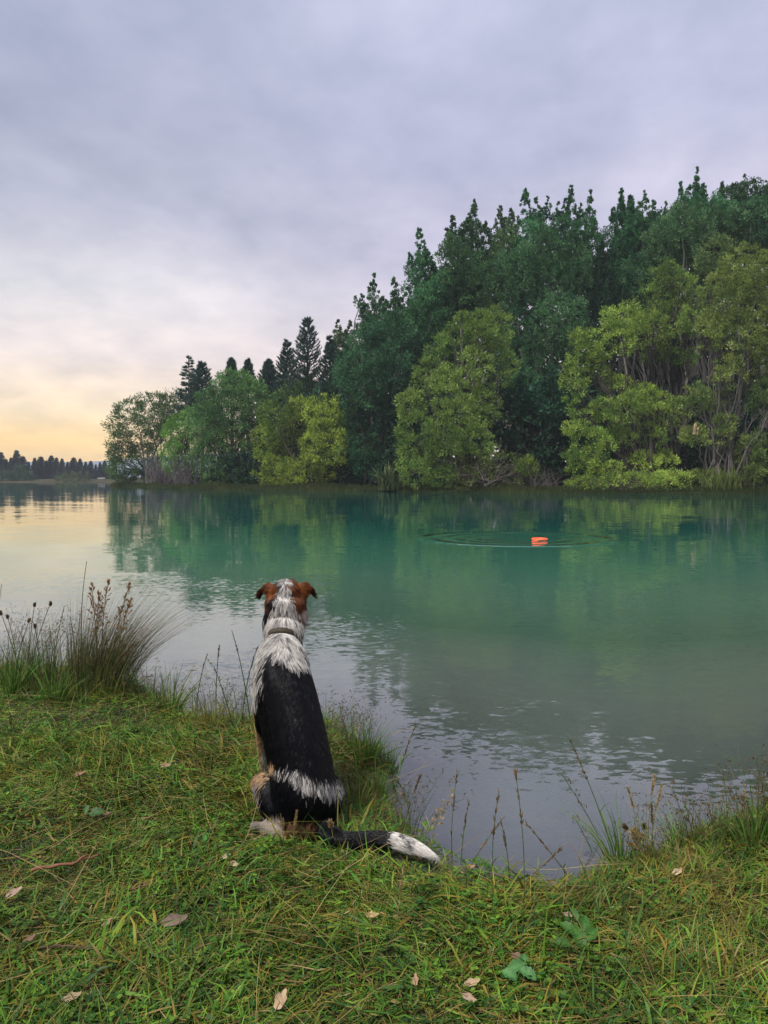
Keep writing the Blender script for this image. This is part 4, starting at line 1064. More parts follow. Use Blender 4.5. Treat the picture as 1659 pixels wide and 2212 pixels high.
ST = [  # label, base, tip, kind, head colour
 ('upright grass stem with narrow head just right of the dog tail tip', 978, 1880, 987, 1667, 'brome', SBr),
 ('short bent grass stem beside the dog tail tip', 996, 1868, 1012, 1735, 'brome', SBr),
 ('tall thin stem rising from the lawn right of the tail, head over the water', 1065, 1990, 1077, 1710, 'brome', SBr),
 ('stem leaning right from the muddy edge with a drooping seeded tip', 980, 1925, 1085, 1768, 'brome', SBr),
 ('tallest straight grass stem in front of the small bay, loose head at top', 1128, 2030, 1115, 1672, 'brome', SBr),
 ('second straight stem close beside the tallest one', 1100, 1900, 1083, 1773, 'brome', SBr),
 ('green stem bowing right over the mud of the bay with seed sprays', 1122, 1912, 1216, 1831, 'brome', SBr),
 ('stout green stem leaning left over the middle of the bay', 1312, 1842, 1214, 1672, 'loose', SBr),
 ('very tall stem leaning left whose brown tip is highest over the bay', 1334, 1872, 1234, 1602, 'brome', SBr),
 ('thin stem with an angled drooping end hanging left over the bay', 1240, 1905, 1138, 1780, 'brome', SBr),
 ('leaf green stem slanting left beside the stout one', 1290, 1862, 1238, 1760, 'loose', SBr),
 ('timothy grass stem with slim spike leaning left near the right bank', 1392, 1866, 1356, 1702, 'spike', SStr),
 ('tallest timothy grass stem with slim upright spike near the right bank', 1397, 1868, 1414, 1676, 'spike', SStr),
 ('timothy grass stem with spike leaning right near the right bank', 1403, 1868, 1429, 1696, 'spike', SStr),
 ('shorter timothy grass stem standing between the other spikes', 1407, 1866, 1406, 1736, 'spike', SBr),
 ('curved stalk with small dark oval head leaning left near the right bank', 1415, 1852, 1348, 1784, 'oval', SBr),
 ('straight stalk with dark oval head beside the timothy grass', 1418, 1852, 1390, 1784, 'oval', SBr),
 ('stalk with a fat lobed brown head at the water edge right', 1398, 1862, 1376, 1808, 'panicle', SStr),
 ('rush stalk with dark seed clusters at the right bank corner', 1492, 1824, 1452, 1700, 'rush', SBr),
 ('branching rush stalk bending left over the right bank', 1500, 1822, 1475, 1722, 'rush', SBr),
 ('tall straight blade stem at the right bank, tip like a sword', 1570, 1800, 1563, 1676, 'none', SG),
 ('leaning rush stalk with many dark beads near the right edge', 1590, 1806, 1590, 1700, 'rush', SBr),
 ('rush stalk with high dark head at the right edge of the picture', 1659, 1800, 1634, 1644, 'rush', SBr),
 ('rush stalk curving left near the right picture edge', 1648, 1810, 1600, 1720, 'rush', SBr),
 ('thin stalk with pale head near the right picture edge', 1605, 1815, 1612, 1720, 'rush', SStr),
 ('short rush stalk low on the right bank lip', 1545, 1815, 1530, 1740, 'rush', SBr),
 ('feathery brown head on a thin stem at the right edge of the dog back', 843, 1745, 898, 1566, 'brome', SBr),
 ('drooping brown headed stem over the water right of the dog back', 870, 1790, 910, 1672, 'spike', SBr),
 ('wiry branching stem by the water right of the dog hip', 925, 1842, 955, 1740, 'rush', SStr),
 ('second wiry stem bending right above the tail', 905, 1830, 965, 1730, 'rush', SStr),
 ('thin stem crossing the mud just above the tail', 888, 1812, 872, 1700, 'rush', SBr),
 ('single spike standing in the water left of the dog neck', 540, 1560, 500, 1362, 'brome', SBr),
 ('leaning thin stem with head touching the dog left shoulder', 520, 1575, 555, 1400, 'brome', SBr),
 ('bare upright stem between the tussock and the dog', 470, 1556, 474, 1395, 'spike', SBr),
 ('broken stem with kinked tip over the water left of the dog', 420, 1550, 448, 1415, 'brome', SBr),
 ('thin lone stalk left of the dog shoulder leaning left', 505, 1580, 462, 1440, 'rush', SBr),
 ('very tall bare stalk rising above the reddish tussock', 186, 1500, 187, 1212, 'none', SBr),
 ('tall stalk with leaf cut off by the left edge', 2, 1480, 3, 1262, 'none', SG),
 ('stalk with round dark head left of the tussock, highest of the knobs', 62, 1480, 76, 1304, 'oval', SBr),
 ('stalk with round dark head curving right near the tall bare stalk', 60, 1490, 109, 1302, 'oval', SBr),
 ('stalk with oval head leaning over the left water edge', 30, 1480, 64, 1338, 'oval', SBr),
 ('low stalk with oval head beside the left rushes', 84, 1480, 76, 1350, 'oval', SBr),
 ('stalk with small knob close to the left edge', 40, 1485, 15, 1330, 'oval', SBr),
 ('curved stalk whose knob touches the left picture edge', 50, 1500, 2, 1322, 'oval', SBr),
 ('arching stem with nodding spray above the left rushes', 110, 1490, 140, 1308, 'loose', SBr),
 ('seeded stem standing before the tussock', 160, 1500, 152, 1330, 'rush', SBr),
 ('pale dry stem standing before the dog haunch', 612, 1832, 606, 1757, 'none', SStr),
 ('pale stem with small fluffy head before the dog rump', 634, 1828, 641, 1752, 'spike', SStr),
 ('fluffy straw coloured head on a short stem beside the tail root', 722, 1838, 714, 1776, 'oval', SStr),
 ('stubby straw seed head in the grass below the tail', 742, 1872, 740, 1842, 'spike', SStr),
 ('long stem leaning left across the lawn left of the dog', 585, 1745, 548, 1555, 'none', SG),
 ('upright green stem crossing the lawn below the tussock', 320, 1700, 300, 1500, 'none', SG),
 ('thin yellow green stem among the left lawn', 120, 1760, 150, 1560, 'none', SG),
 ('brown seeded stem low on the left lawn', 255, 1640, 268, 1480, 'brome', SBr),
 ('slim stalk at far left above the lawn', 22, 1640, 48, 1500, 'loose', SBr),
 ('thin dark stalk in the right foreground lawn', 1352, 2120, 1340, 1905, 'brome', SG),
 ('thin leaning stalk in the right foreground lawn', 1300, 2000, 1250, 1850, 'none', SG),
 ('long yellow stalk slanting through the right foreground', 1640, 2080, 1490, 1840, 'none', SStr),
 ('straw stalk crossing the lawn at the lower right', 1590, 2110, 1560, 1940, 'none', SStr),
 ('straw stalk slanting left of the broad dock leaves', 1060, 2070, 1150, 1930, 'none', SG),
 ('yellow green stalk near the bottom centre', 858, 2005, 873, 1880, 'brome', SStr),
 ('pale tall stalk in the lawn below the dog', 470, 2010, 500, 1850, 'none', SStr),
]
for lab, xb, yb, xt, yt, kd, hc in ST:
    far_left = yb < 1600
    col = SG if hc is not SStr else tuple(0.6 * np.array(SStr) + 0.4 * np.array(SG))
    if far_left:
        stem_plant(lab, xb, yb, xt, yt, kd, tuple(np.array(col) * 0.8), hc, rs=0.0023, bow=0.08)
    else:
        stem_plant(lab, xb, yb, xt, yt, kd, col, hc)

# brown plume panicles of the tussock and rush clumps
for lab, xb, yb, xt, yt in (('leftmost brown plume above the tussock', 205, 1480, 199, 1268), ('tallest feathery brown plume above the tussock', 218, 1480, 234, 1264),
        ('right hand brown plume leaning out from the tussock', 235, 1480, 279, 1266), ('thin low plume right of the tall bare stalk', 215, 1480, 214, 1290), ('small plume curling right over the tussock', 240, 1485, 281, 1300)):
    stem_plant(lab, xb, yb, xt, yt, 'panicle', (0.09, 0.08, 0.04), (0.26, 0.15, 0.07), rs=0.0022, group='brown plumes above the tussock', name='grass_plume', cat='grass plume', leaf=False)
def thin_clump(name, label, cat, xb, yb, n, h, spread, lean, cols, w=0.0016, sp=0.05, seeds=0.0, seedcol=SBr, k=8, curve=0.5, group=None):
    b0 = gz(xb, yb, -0.015)
    root = empty(name, b0, label, cat, group)
    a = rng.random(n) * 2 * math.pi
    r = rng.random(n) ** 0.7
    ll = h * (0.45 + 0.6 * rng.random(n))
    t = np.linspace(0, 1, k)[None, :, None]
    dv = np.stack([np.cos(a) * r * spread + lean, np.sin(a) * r * spread, 0 * a], 1)[:, None, :]
    base = b0 + np.stack([np.cos(a) * r, np.sin(a) * r, 0 * a], 1)[:, None, :] * sp
    P = base + dv * ll[:, None, None] * (t * 0.35 + 0.65 * t ** 2) + np.array([0, 0, 1]) * ll[:, None, None] * (t - curve * 0.5 * np.linalg.norm(dv, axis=2, keepdims=True) * t ** 2.2)
    P += np.sin(t * 4 + rng.random((n, 1, 1)) * 6) * rng.normal(size=(n, 1, 3)) * 0.022 * ll[:, None, None]
    cc = pick(cols, n) * (0.6 + 0.7 * rng.random((n, 1)))
    acc = Acc(); acc.ribbons(P, np.tile(np.interp(np.linspace(0, 1, k), [0, .4, 1], [1, .9, .15]) * w, (n, 1)), unit(np.cross(dv[:, 0], np.array([0, 0, 1.])) + rsph(n) * 0.6), cc)
    acc.build('blades', M_dry, root, at=b0)
    if seeds > 0:
        h_ = Acc(); ks = rng.random(n) < seeds; Q = P[ks]
        for kk in (k - 1, k - 2, k - 2, k - 3):
            q0 = Q[:, kk]; off = rsph(len(q0)) * 0.014
            h_.tubes(np.stack([q0, q0 + off], 1), np.full((len(q0), 2), 0.0005), np.array((0.09, 0.09, 0.04)), 3)
            spikelets(h_, q0 + off, unit(off), 0.007, 0.0032, 0.8, seedcol, 3)
        setp(h_.build('seed_clusters', M_dry, root, at=b0), kind='stuff')
    return root
RED = [(0.10, 0.06, 0.035), (0.15, 0.09, 0.05), (0.08, 0.08, 0.03), (0.20, 0.15, 0.07), (0.06, 0.10, 0.03), (0.06, 0.11, 0.03)]
GRN = [(0.04, 0.08, 0.02), (0.06, 0.11, 0.025), (0.09, 0.11, 0.03), (0.13, 0.12, 0.05)]
thin_clump('tussock', 'dense reddish brown tussock grass bending right over the water at the left', 'tussock grass', 218, 1484, 1150, 0.50, 0.46, 0.42, RED, 0.0022, 0.14, k=9, curve=0.4)
thin_clump('rush_clump', 'green rush clump leaning against the left side of the tussock', 'rush clump', 150, 1490, 220, 0.40, 0.35, 0.05, GRN, 0.0022, 0.16, 0.25)
thin_clump('rush_clump', 'green and brown rushes growing in front of the tussock', 'rush clump', 205, 1505, 320, 0.30, 0.4, 0.1, GRN, 0.0024, 0.16, 0.12)
GR = 'beaded rush clumps at the water edge'
for lab, xb, yb, n, h, sp, ln in (
    ('sprawling beaded rushes at the left picture edge', 15, 1478, 110, 0.40, 0.6, 0.1), ('airy beaded rushes left of the dark knobs', 60, 1482, 90, 0.42, 0.5, 0.05), ('beaded rushes between the knobs and the tussock', 112, 1485, 100, 0.40, 0.5, 0.1),
    ('low rushes right of the tussock base', 330, 1520, 60, 0.24, 0.6, 0.1),
    ('short beaded rushes left of the dog shoulder', 462, 1560, 80, 0.24, 0.5, 0.0), ('dark beaded rushes touching the left side of the dog', 527, 1582, 80, 0.26, 0.4, 0.05),
    ('beaded rushes just right of the dog back', 712, 1590, 80, 0.19, 0.5, 0.1), ('taller beaded rushes at the waterline right of the dog back', 765, 1612, 70, 0.21, 0.5, 0.05),
    ('wiry rushes arching over the water above the tail', 885, 1800, 60, 0.22, 0.7, 0.15), ('beaded rushes on the left lip of the right bank', 1480, 1832, 60, 0.20, 0.6, -0.15),
    ('beaded rushes on top of the right bank', 1560, 1815, 80, 0.20, 0.5, 0.0), ('dense rushes at the right picture edge above the bank', 1640, 1800, 110, 0.25, 0.5, 0.0),
    ('thin rushes standing in the notch of the bay', 1395, 1872, 50, 0.19, 0.5, 0.0)):
    thin_clump('rush_clump', lab, 'rush clump', xb, yb, n, h, sp, ln, GRN, 0.0014 if yb > 1600 else 0.0022, 0.05 if yb > 1600 else 0.09, 0.45, (0.10, 0.06, 0.03), group=GR)
GB = 'broad green grass tufts at the water edge'
for lab, xb, yb, n, h, w in (('upright broad green blades between tussock and dog', 372, 1545, 60, 0.27, 0.006), ('broad green tuft on the little spit right of the dog', 790, 1640, 90, 0.17, 0.004),
    ('bright green tuft at the tip of the spit right of the dog', 835, 1665, 80, 0.13, 0.004), ('green tuft with long blades pointing left at the bay notch', 1335, 1868, 60, 0.19, 0.0042),
    ('green tuft at the left end of the right bank', 1465, 1835, 60, 0.15, 0.004), ('long bladed green tuft at the left picture edge', 30, 1500, 90, 0.28, 0.005), ('leafy green tuft in front of the rushes at left', 120, 1520, 80, 0.22, 0.0045),
    ('shaggy green tuft on the right bank by the picture edge', 1630, 1830, 90, 0.16, 0.004), ('green tuft hanging over the water right of the dog hip', 815, 1720, 90, 0.13, 0.0035), ('yellowish tuft just right of the dog rump', 770, 1745, 80, 0.12, 0.003),
    ('yellow green tuft between the broad blades and the dog', 455, 1575, 90, 0.15, 0.003)):
    thin_clump('grass_tuft', lab, 'grass tuft', xb, yb, n, h, 0.7, -0.25 if 'left at the bay' in lab else 0.05, [(0.05, 0.14, 0.02), (0.08, 0.18, 0.03), (0.12, 0.16, 0.03)] if 'yellow' not in lab else [(0.14, 0.16, 0.03), (0.20, 0.17, 0.04)], w, 0.04, k=6, group=GB)

# ------------------------------------------------------------------ fallen leaves, twigs and dock plants
GL = 'dry fallen leaves on the lawn'
def fallen(label, xd, yd, size, col, rot, asp=0.6, curl=0.3, z=0.03, lob=0.12):
    c = gz(xd, yd, z)
    size *= 0.74; n = 22; a = np.arange(n) * 2 * math.pi / n
    rr = 0.5 * (1 + lob * np.sin(a * 5 + rot) + 0.06 * rng.normal(size=n)) * (1 - 0.25 * np.cos(a) * 0 + 0.25 * (np.cos(a) > 0.9))
    u = rr * np.cos(a) * size; v = rr * np.sin(a) * size * asp
    rings = [(0.0, 1), (0.45, n), (0.8, n), (1.0, n)]
    V = [[0, 0, 0]]
    for s, _ in rings[1:]: V += [[u[i] * s, v[i] * s, curl * size * (s * v[i] / (size * asp * 0.5)) ** 2 * 0.35 + curl * size * 0.25 * (u[i] * s / size) ** 2 * 4 * 0.4 + rng.normal() * size * 0.012] for i in range(n)]
    V = np.array(V); i = np.arange(n)
    F3 = np.stack([0 * i, 1 + i, 1 + (i + 1) % n], 1)
    F4 = np.concatenate([np.stack([1 + r * n + i, 1 + (r + 1) * n + i, 1 + (r + 1) * n + (i + 1) % n, 1 + r * n + (i + 1) % n], 1) for r in (0, 1)])
    ca, sa = math.cos(rot), math.sin(rot)
    V = np.stack([V[:, 0] * ca - V[:, 1] * sa, V[:, 0] * sa + V[:, 1] * ca, V[:, 2]], 1)
    tilt = R(18) + R(12) * rng.random()           # lies propped on the grass, facing up and a little to the viewer
    V = np.stack([V[:, 0], V[:, 1] * math.cos(tilt) - V[:, 2] * math.sin(tilt), V[:, 1] * math.sin(tilt) + V[:, 2] * math.cos(tilt)], 1)
    kcol = np.tile(np.array(col), (len(V), 1)) * (0.8 + 0.35 * rng.random((len(V), 1)))
    root = empty('fallen_leaf', c, label, 'leaf', GL)
    mesh_obj('leaf_blade', V + c, [F3, F4], M_dead, root, kcol, True, at=c)
    s0 = np.array([-0.5 * size * ca, -0.5 * size * sa * math.cos(tilt), -0.5 * size * sa * math.sin(tilt)])
    a_ = Acc(); a_.tubes(np.stack([s0 * t_ for t_ in (0.2, 0.8, 1.1, 1.35)])[None] + c + np.array([0, 0, 0.002]), np.full((1, 4), 0.0009), np.array(col) * 0.7, 4)
    a_.build('leaf_stalk', M_dead, root, at=c)
BR1, BR2, PAL = (0.15, 0.095, 0.06), (0.09, 0.058, 0.042), (0.33, 0.235, 0.14)
for lab, x, y, s, c_, ro in (
    ('brown curled leaf on the left lawn below the tussock', 170, 1693, 0.042, (0.22, 0.13, 0.08), 0.6), ('pinkish brown leaf nearly hidden in the grass left of the dog', 356, 1673, 0.040, (0.24, 0.15, 0.10), 0.1),
    ('small brown leaf left of the dog foot', 470, 1710, 0.026, BR1, 1.2), ('small dark leaf beside the brown one left of the dog', 429, 1721, 0.022, BR2, 1.4),
    ('pale tan leaf, lowest of the pair below the dog foot', 503, 1893, 0.036, PAL, -0.2), ('smaller pale leaf touching the tan one below the dog foot', 488, 1876, 0.026, (0.34, 0.25, 0.17), 0.5),
    ('greyish pink leaf near the left picture edge', 29, 1958, 0.044, (0.27, 0.19, 0.14), 0.9), ('largest dark brown leaf in the foreground lawn', 374, 2019, 0.062, (0.13, 0.09, 0.07), 0.25),
    ('pale jagged leaf near the bottom edge below the dog', 606, 2196, 0.046, PAL, 1.2), ('pale toothed leaf in the foreground right of centre', 1018, 2157, 0.036, PAL, 0.3),
    ('brownish leaf just under the pale toothed one', 1012, 2190, 0.034, (0.28, 0.20, 0.14), -0.5), ('tan triangular leaf at the bottom centre', 897, 2152, 0.026, (0.26, 0.17, 0.10), 1.5),
    ('brown leaf beside the dock plant', 1117, 2099, 0.034, BR1, -0.4), ('orange brown leaf near the muddy edge of the bay', 1016, 1897, 0.026, (0.30, 0.16, 0.08), 0.2),
    ('pale folded leaf at the foot of the right bank', 1462, 1909, 0.036, (0.38, 0.28, 0.18), 0.5), ('small pinkish leaf above the dock plant', 1228, 2005, 0.028, (0.30, 0.20, 0.15), -0.2),
    ('narrow tan leaf in the lawn below the tail tip', 802, 2006, 0.032, (0.36, 0.26, 0.13), 0.1), ('small brown leaf in the lawn left of the twig', 232, 1780, 0.024, BR1, 0.5),
    ('faded leaf close to the bottom left corner', 155, 2188, 0.036, (0.25, 0.19, 0.12), 0.4), ('rusty brown leaf near the long twig on the left', 62, 2062, 0.03, BR1, 0.8), ('tan leaf in the left foreground lawn', 230, 2024, 0.03, (0.25, 0.17, 0.10), 1.0)):
    fallen(lab, x, y, s, c_, ro)
def twig(label, pts_, r, col):
    P = np.array([gz(x, y, 0.035) for x, y in pts_]); c = P[0]
    t = np.linspace(0, len(P) - 1, 14); Q = np.stack([np.interp(t, np.arange(len(P)), P[:, j]) for j in range(3)], 1) + rng.normal(size=(14, 3)) * 0.0015
    root = empty('twig', c, label, 'twig')
    a_ = Acc(); a_.tubes(Q[None], (np.linspace(r, r * 0.6, 14) * (1 + 0.15 * np.sin(np.arange(14) * 2.1)))[None], np.array(col), 6); a_.build('stick', M_dead, root, at=c)
    a_ = Acc(); k0 = Q[9]; a_.tubes((k0 + np.linspace(0, 1, 4)[:, None] * np.array([0.02, -0.006, 0.012]))[None], np.linspace(r * .6, r * .2, 4)[None], np.array(col), 4); a_.build('side_shoot', M_dead, root, at=c)
twig('long reddish brown twig lying in the left lawn', [(70, 1908), (110, 1902), (150, 1896), (185, 1884), (216, 1878)], 0.0042, (0.17, 0.075, 0.045))
twig('short brown twig in the lawn below the dog foot', [(278, 1957), (300, 1948), (324, 1937)], 0.0026, (0.17, 0.085, 0.05))
twig('thin dark twig low in the left foreground', [(86, 2087), (130, 2079), (170, 2083), (212, 2084)], 0.0022, (0.09, 0.06, 0.04))
def dock(label, spots, base, col=(0.04, 0.11, 0.02)):
    c = gz(*base)
    root = empty('dock_plant', c, label, 'plant')
    for (x, y, L, W_, rot) in spots:
        q0 = gz(x, y, 0.03); L *= 0.8; W_ *= 0.75
        n = 9; t = np.linspace(0, 1, n); V = []
        for ti in t:
            w = W_ * math.sin(math.pi * min(1, ti * 0.92 + 0.06)) ** 0.7 * 0.5
            for s_ in (-1, -0.5, 0, 0.5, 1):
                V.append([(ti - .5) * L, s_ * w, 0.10 * L * math.sin(ti * 3) + abs(s_) * w * 0.45 + 0.0028 * math.sin(ti * 22 + s_ * 3)])
        V = np.array(V); ca, sa = math.cos(rot), math.sin(rot)
        V = np.stack([V[:, 0] * ca - V[:, 1] * sa, V[:, 0] * sa + V[:, 1] * ca, V[:, 2]], 1)
        tl = R(28); V = np.stack([V[:, 0], V[:, 1] * math.cos(tl) - V[:, 2] * math.sin(tl), V[:, 1] * math.sin(tl) + V[:, 2] * math.cos(tl)], 1) + q0
        kc = np.tile(np.array(col), (len(V), 1)) * (0.85 + 0.3 * rng.random()); kc = kc.reshape(n, 5, 3); kc[:, 2] *= 1.35
        mesh_obj('leaf', V, [grid_faces(5, n)], M_grass, root, kc.reshape(-1, 3), True, at=c)
dock('dock plant with broad wavy green leaves in the right foreground', [(1249, 2060, .060, .036, 1.8), (1226, 2036, .045, .030, 2.4), (1277, 2050, .048, .034, 0.7), (1262, 2024, .045, .03, 1.2), (1215, 2070, .04, .028, 3.0), (1240, 2005, .04, .022, 1.9)], (1248, 2050))
dock('wavy leaved dock plant below the toothed dry leaf at the right', [(1115, 2122, .05, .03, 0.4), (1140, 2138, .045, .03, -0.6), (1100, 2140, .04, .03, 2.6), (1130, 2110, .04, .026, 1.3)], (1118, 2125), (0.05, 0.13, 0.04))
dock('single upright oval green leaf in the lawn below the dog foot', [(445, 1832, .030, .022, 1.5)], (445, 1845), (0.06, 0.17, 0.03))
dock('pair of broad leaves at the mud above the tail tip', [(918, 1802, .035, .026, 1.5), (930, 1812, .025, .02, 0.3)], (922, 1815), (0.06, 0.14, 0.03))
dock('pale green broad leaves in the lawn left of the dog', [(210, 1780, .05, .04, 0.3), (188, 1772, .04, .02, 1.6)], (205, 1785), (0.05, 0.11, 0.04))
# ------------------------------------------------------------------ the dog
def ring_loft(P, rx, ry, n=20, ref=(1, 0, 0)):
    """closed tube through points P with half width rx along ref and ry across, rounded ends"""
    P = np.array(P, float); rx = np.array(rx, float); ry = np.array(ry, float)
    # resample
    m = 6 * (len(P) - 1) + 1; t0 = np.arange(len(P)); t = np.linspace(0, len(P) - 1, m)
    def cr(A):
        A = np.asarray(A, float); out = []
        for x in t:
            i = min(int(x), len(P) - 2); f = x - i
            p0 = A[max(i - 1, 0)]; p1 = A[i]; p2 = A[i + 1]; p3 = A[min(i + 2, len(P) - 1)]
            out.append(0.5 * ((2 * p1) + (-p0 + p2) * f + (2 * p0 - 5 * p1 + 4 * p2 - p3) * f * f + (-p0 + 3 * p1 - 3 * p2 + p3) * f ** 3))
        return np.array(out)
    Pc, ax_, ay = cr(P), np.maximum(cr(rx), 0.003), np.maximum(cr(ry), 0.003)
    T = unit(np.gradient(Pc, axis=0))
    # round caps
    c0 = [Pc[0] - T[0] * min(ax_[0], ay[0]) * s for s in (0.98, 0.85, 0.55)]; f0 = [0.2, 0.55, 0.85]
    c1 = [Pc[-1] + T[-1] * min(ax_[-1], ay[-1]) * s for s in (0.55, 0.85, 0.98)]; f1 = [0.85, 0.55, 0.2]
    Pc = np.concatenate([c0, Pc, c1]); T = np.concatenate([[T[0]] * 3, T, [T[-1]] * 3])
    ax_ = np.concatenate([[ax_[0] * f for f in f0], ax_, [ax_[-1] * f for f in f1]]); ay = np.concatenate([[ay[0] * f for f in f0], ay, [ay[-1] * f for f in f1]])
    U = np.array(ref, float)[None] - T * (T @ np.array(ref, float))[:, None]; U = unit(U); Wv = np.cross(T, U)
    a = np.arange(n) * 2 * math.pi / n
    V = Pc[:, None, :] + U[:, None] * (ax_[:, None] * np.cos(a))[..., None] + Wv[:, None] * (ay[:, None] * np.sin(a))[..., None]
    k = len(Pc); idx = np.arange(k * n).reshape(k, n)
    F = np.stack([idx[:-1], np.roll(idx[:-1], -1, 1), np.roll(idx[1:], -1, 1), idx[1:]], 2).reshape(-1, 4)
    V = V.reshape(-1, 3); nv = len(V)
    V = np.concatenate([V, [Pc[0]], [Pc[-1]]])
    i = np.arange(n)
    T3 = np.concatenate([np.stack([np.full(n, nv), (i + 1) % n, i], 1), np.stack([np.full(n, nv + 1), (k - 1) * n + i, (k - 1) * n + (i + 1) % n], 1)])
    return V, F, T3
def D3(x, y, Y): return pt(x, y, Y)
mm = lambda h, Y: h * dpx(Y)
body = Acc()
def loft(rows, ref=(1, 0, 0), n=20):
    """rows of (x, y, depth, half width in grid units, half depth in metres)"""
    P = [D3(r[0], r[1], r[2]) for r in rows]; rx = [mm(r[3], r[2]) for r in rows]; ry = [r[4] for r in rows]
    V, F, T3 = ring_loft(P, rx, ry, n, ref)
    n0 = body.n; body.add(V, F, (1, 1, 1)); body.F3.append(T3 + n0)
# trunk, neck and head
loft([(660, 1798, 2.12, 56, .06), (657, 1765, 2.12, 68, .09), (657, 1715, 2.135, 71, .115), (650, 1655, 2.165, 69, .125), (639, 1600, 2.195, 68, .13), (627, 1545, 2.23, 67, .135),
      (617, 1495, 2.262, 64, .135), (611, 1455, 2.29, 57, .12), (610, 1420, 2.32, 48, .095), (611, 1388, 2.355, 35, .066), (614, 1355, 2.385, 41, .062)])
loft([(613, 1368, 2.375, 38, .055), (615, 1345, 2.40, 44, .070), (617, 1320, 2.415, 44, .078), (618, 1296, 2.425, 42, .075), (619, 1281, 2.425, 31, .06)])
# shoulder blades
loft([(588, 1452, 2.235, 13, .03), (583, 1490, 2.205, 15, .035), (584, 1530, 2.20, 11, .03)])
loft([(636, 1455, 2.235, 13, .03), (646, 1495, 2.205, 15, .035), (652, 1535, 2.20, 11, .03)])
# cheeks and muzzle pointing away, turned a little to the right
loft([(622, 1330, 2.44, 34, .045), (634, 1334, 2.49, 28, .035), (643, 1338, 2.54, 18, .024), (649, 1341, 2.585, 13, .018)], (1, 0, 0), 14)
loft([(642, 1330, 2.44, 20, .04), (652, 1342, 2.46, 9, .025)], (0, 1, 0), 12)
# ears: folded flaps
def ear(rows):
    P = [D3(r[0], r[1], r[2]) for r in rows]
    V, F, T3 = ring_loft(P, [mm(r[3], r[2]) for r in rows], [r[4] for r in rows], 12, rows[0][5])
    n0 = body.n; body.add(V, F, (1, 1, 1)); body.F3.append(T3 + n0)
ear([(597, 1292, 2.425, 17, .020, (1, 0, .6)), (588, 1278, 2.425, 16, .014), (578, 1269, 2.43, 12, .010), (567, 1274, 2.44, 11, .007), (560, 1286, 2.455, 8, .0055), (562, 1294, 2.46, 3, .004)])
ear([(643, 1292, 2.425, 17, .020, (1, 0, -.6)), (652, 1277, 2.425, 17, .014), (662, 1268, 2.43, 14, .010), (671, 1273, 2.44, 10, .007), (677, 1283, 2.455, 6, .0055), (681, 1291, 2.465, 3, .004)])
# haunches, shins, feet
loft([(632, 1752, 2.14, 52, .085), (606, 1722, 2.19, 46, .075), (583, 1700, 2.25, 28, .055), (575, 1696, 2.29, 19, .04)], (0.5, 0, .8))
loft([(577, 1700, 2.28, 21, .036), (580, 1735, 2.23, 22, .036), (592, 1775, 2.16, 20, .034), (606, 1796, 2.12, 16, .028)])
loft([(612, 1802, 2.06, 15, .022), (592, 1797, 2.075, 12, .018), (574, 1791, 2.085, 12, .018), (560, 1787, 2.09, 11, .016)], (0, 1, 0), 14)
for i_, (tx_, ty_) in enumerate(((550, 1779), (546, 1785), (548, 1792))):
    loft([(562, 1788, 2.09, 7, .010), (tx_ - 3, ty_, 2.10 - 0.014 * i_, 5.5, .009)], (0, 1, 0), 10)
loft([(682, 1750, 2.14, 46, .08), (690, 1720, 2.20, 34, .07), (696, 1700, 2.27, 24, .05)], (0.5, 0, -.8))
loft([(698, 1702, 2.28, 20, .036), (706, 1745, 2.2, 20, .036), (710, 1785, 2.13, 16, .03)])
loft([(708, 1795, 2.09, 16, .024), (722, 1778, 2.17, 14, .022), (728, 1770, 2.24, 14, .02)], (0, 1, 0), 12)
# chest and front legs
loft([(600, 1490, 2.36, 45, .07), (604, 1560, 2.36, 42, .06), (610, 1610, 2.33, 36, .05)])
loft([(580, 1480, 2.34, 26, .055), (569, 1550, 2.37, 19, .042), (567, 1600, 2.40, 13, .028), (570, 1640, 2.42, 11, .02), (572, 1674, 2.44, 11, .02), (570, 1684, 2.47, 12, .02)])
loft([(640, 1480, 2.34, 26, .055), (646, 1550, 2.37, 18, .042), (646, 1600, 2.40, 13, .028), (646, 1640, 2.42, 11, .02), (646, 1674, 2.44, 11, .02), (646, 1684, 2.47, 12, .02)])
# tail
def tail_pt(x, y, Y, lift): 
    p = pt(x, y, Y); p[2] = max(p[2], hz(p[0], Y) + lift); return p
TP = [(696, 1782, 2.08, .030), (712, 1802, 2.035, .030), (740, 1813, 2.01, .026), (775, 1814, 2.005, .0245), (810, 1812, 2.005, .0245), (845, 1815, 1.995, .025), (880, 1824, 1.975, .023), (912, 1837, 1.955, .017), (938, 1850, 1.935, .008)]
Pt = [pt(x, y, Y) for x, y, Y, r in TP]
V, F, T3 = ring_loft(Pt, [t_[3] * 0.85 for t_ in TP], [t_[3] * 0.85 for t_ in TP], 14, (0, 0, 1)); n0 = body.n; body.add(V, F, (1, 1, 1)); body.F3.append(T3 + n0)
tail_line = np.array(Pt)
raw = mesh_obj('raw', np.concatenate(body.V), [np.concatenate(body.F3), np.concatenate(body.F4)], M_bark)
rm = raw.modifiers.new('remesh', 'REMESH'); rm.mode = 'VOXEL'; rm.voxel_size = 0.0055
sm_ = raw.modifiers.new('smooth', 'SMOOTH'); sm_.factor = 0.5; sm_.iterations = 5
dg = bpy.context.evaluated_depsgraph_get(); ev = raw.evaluated_get(dg)
dme = bpy.data.meshes.new_from_object(ev)
bpy.data.objects.remove(raw)
nv = len(dme.vertices); DV = np.zeros(nv * 3, dtype=np.float32); dme.vertices.foreach_get('co', DV); DV = DV.reshape(-1, 3).astype(float)
DN = np.zeros(nv * 3, dtype=np.float32); dme.vertices.foreach_get('normal', DN); DN = DN.reshape(-1, 3).astype(float)
print('dog verts', nv)
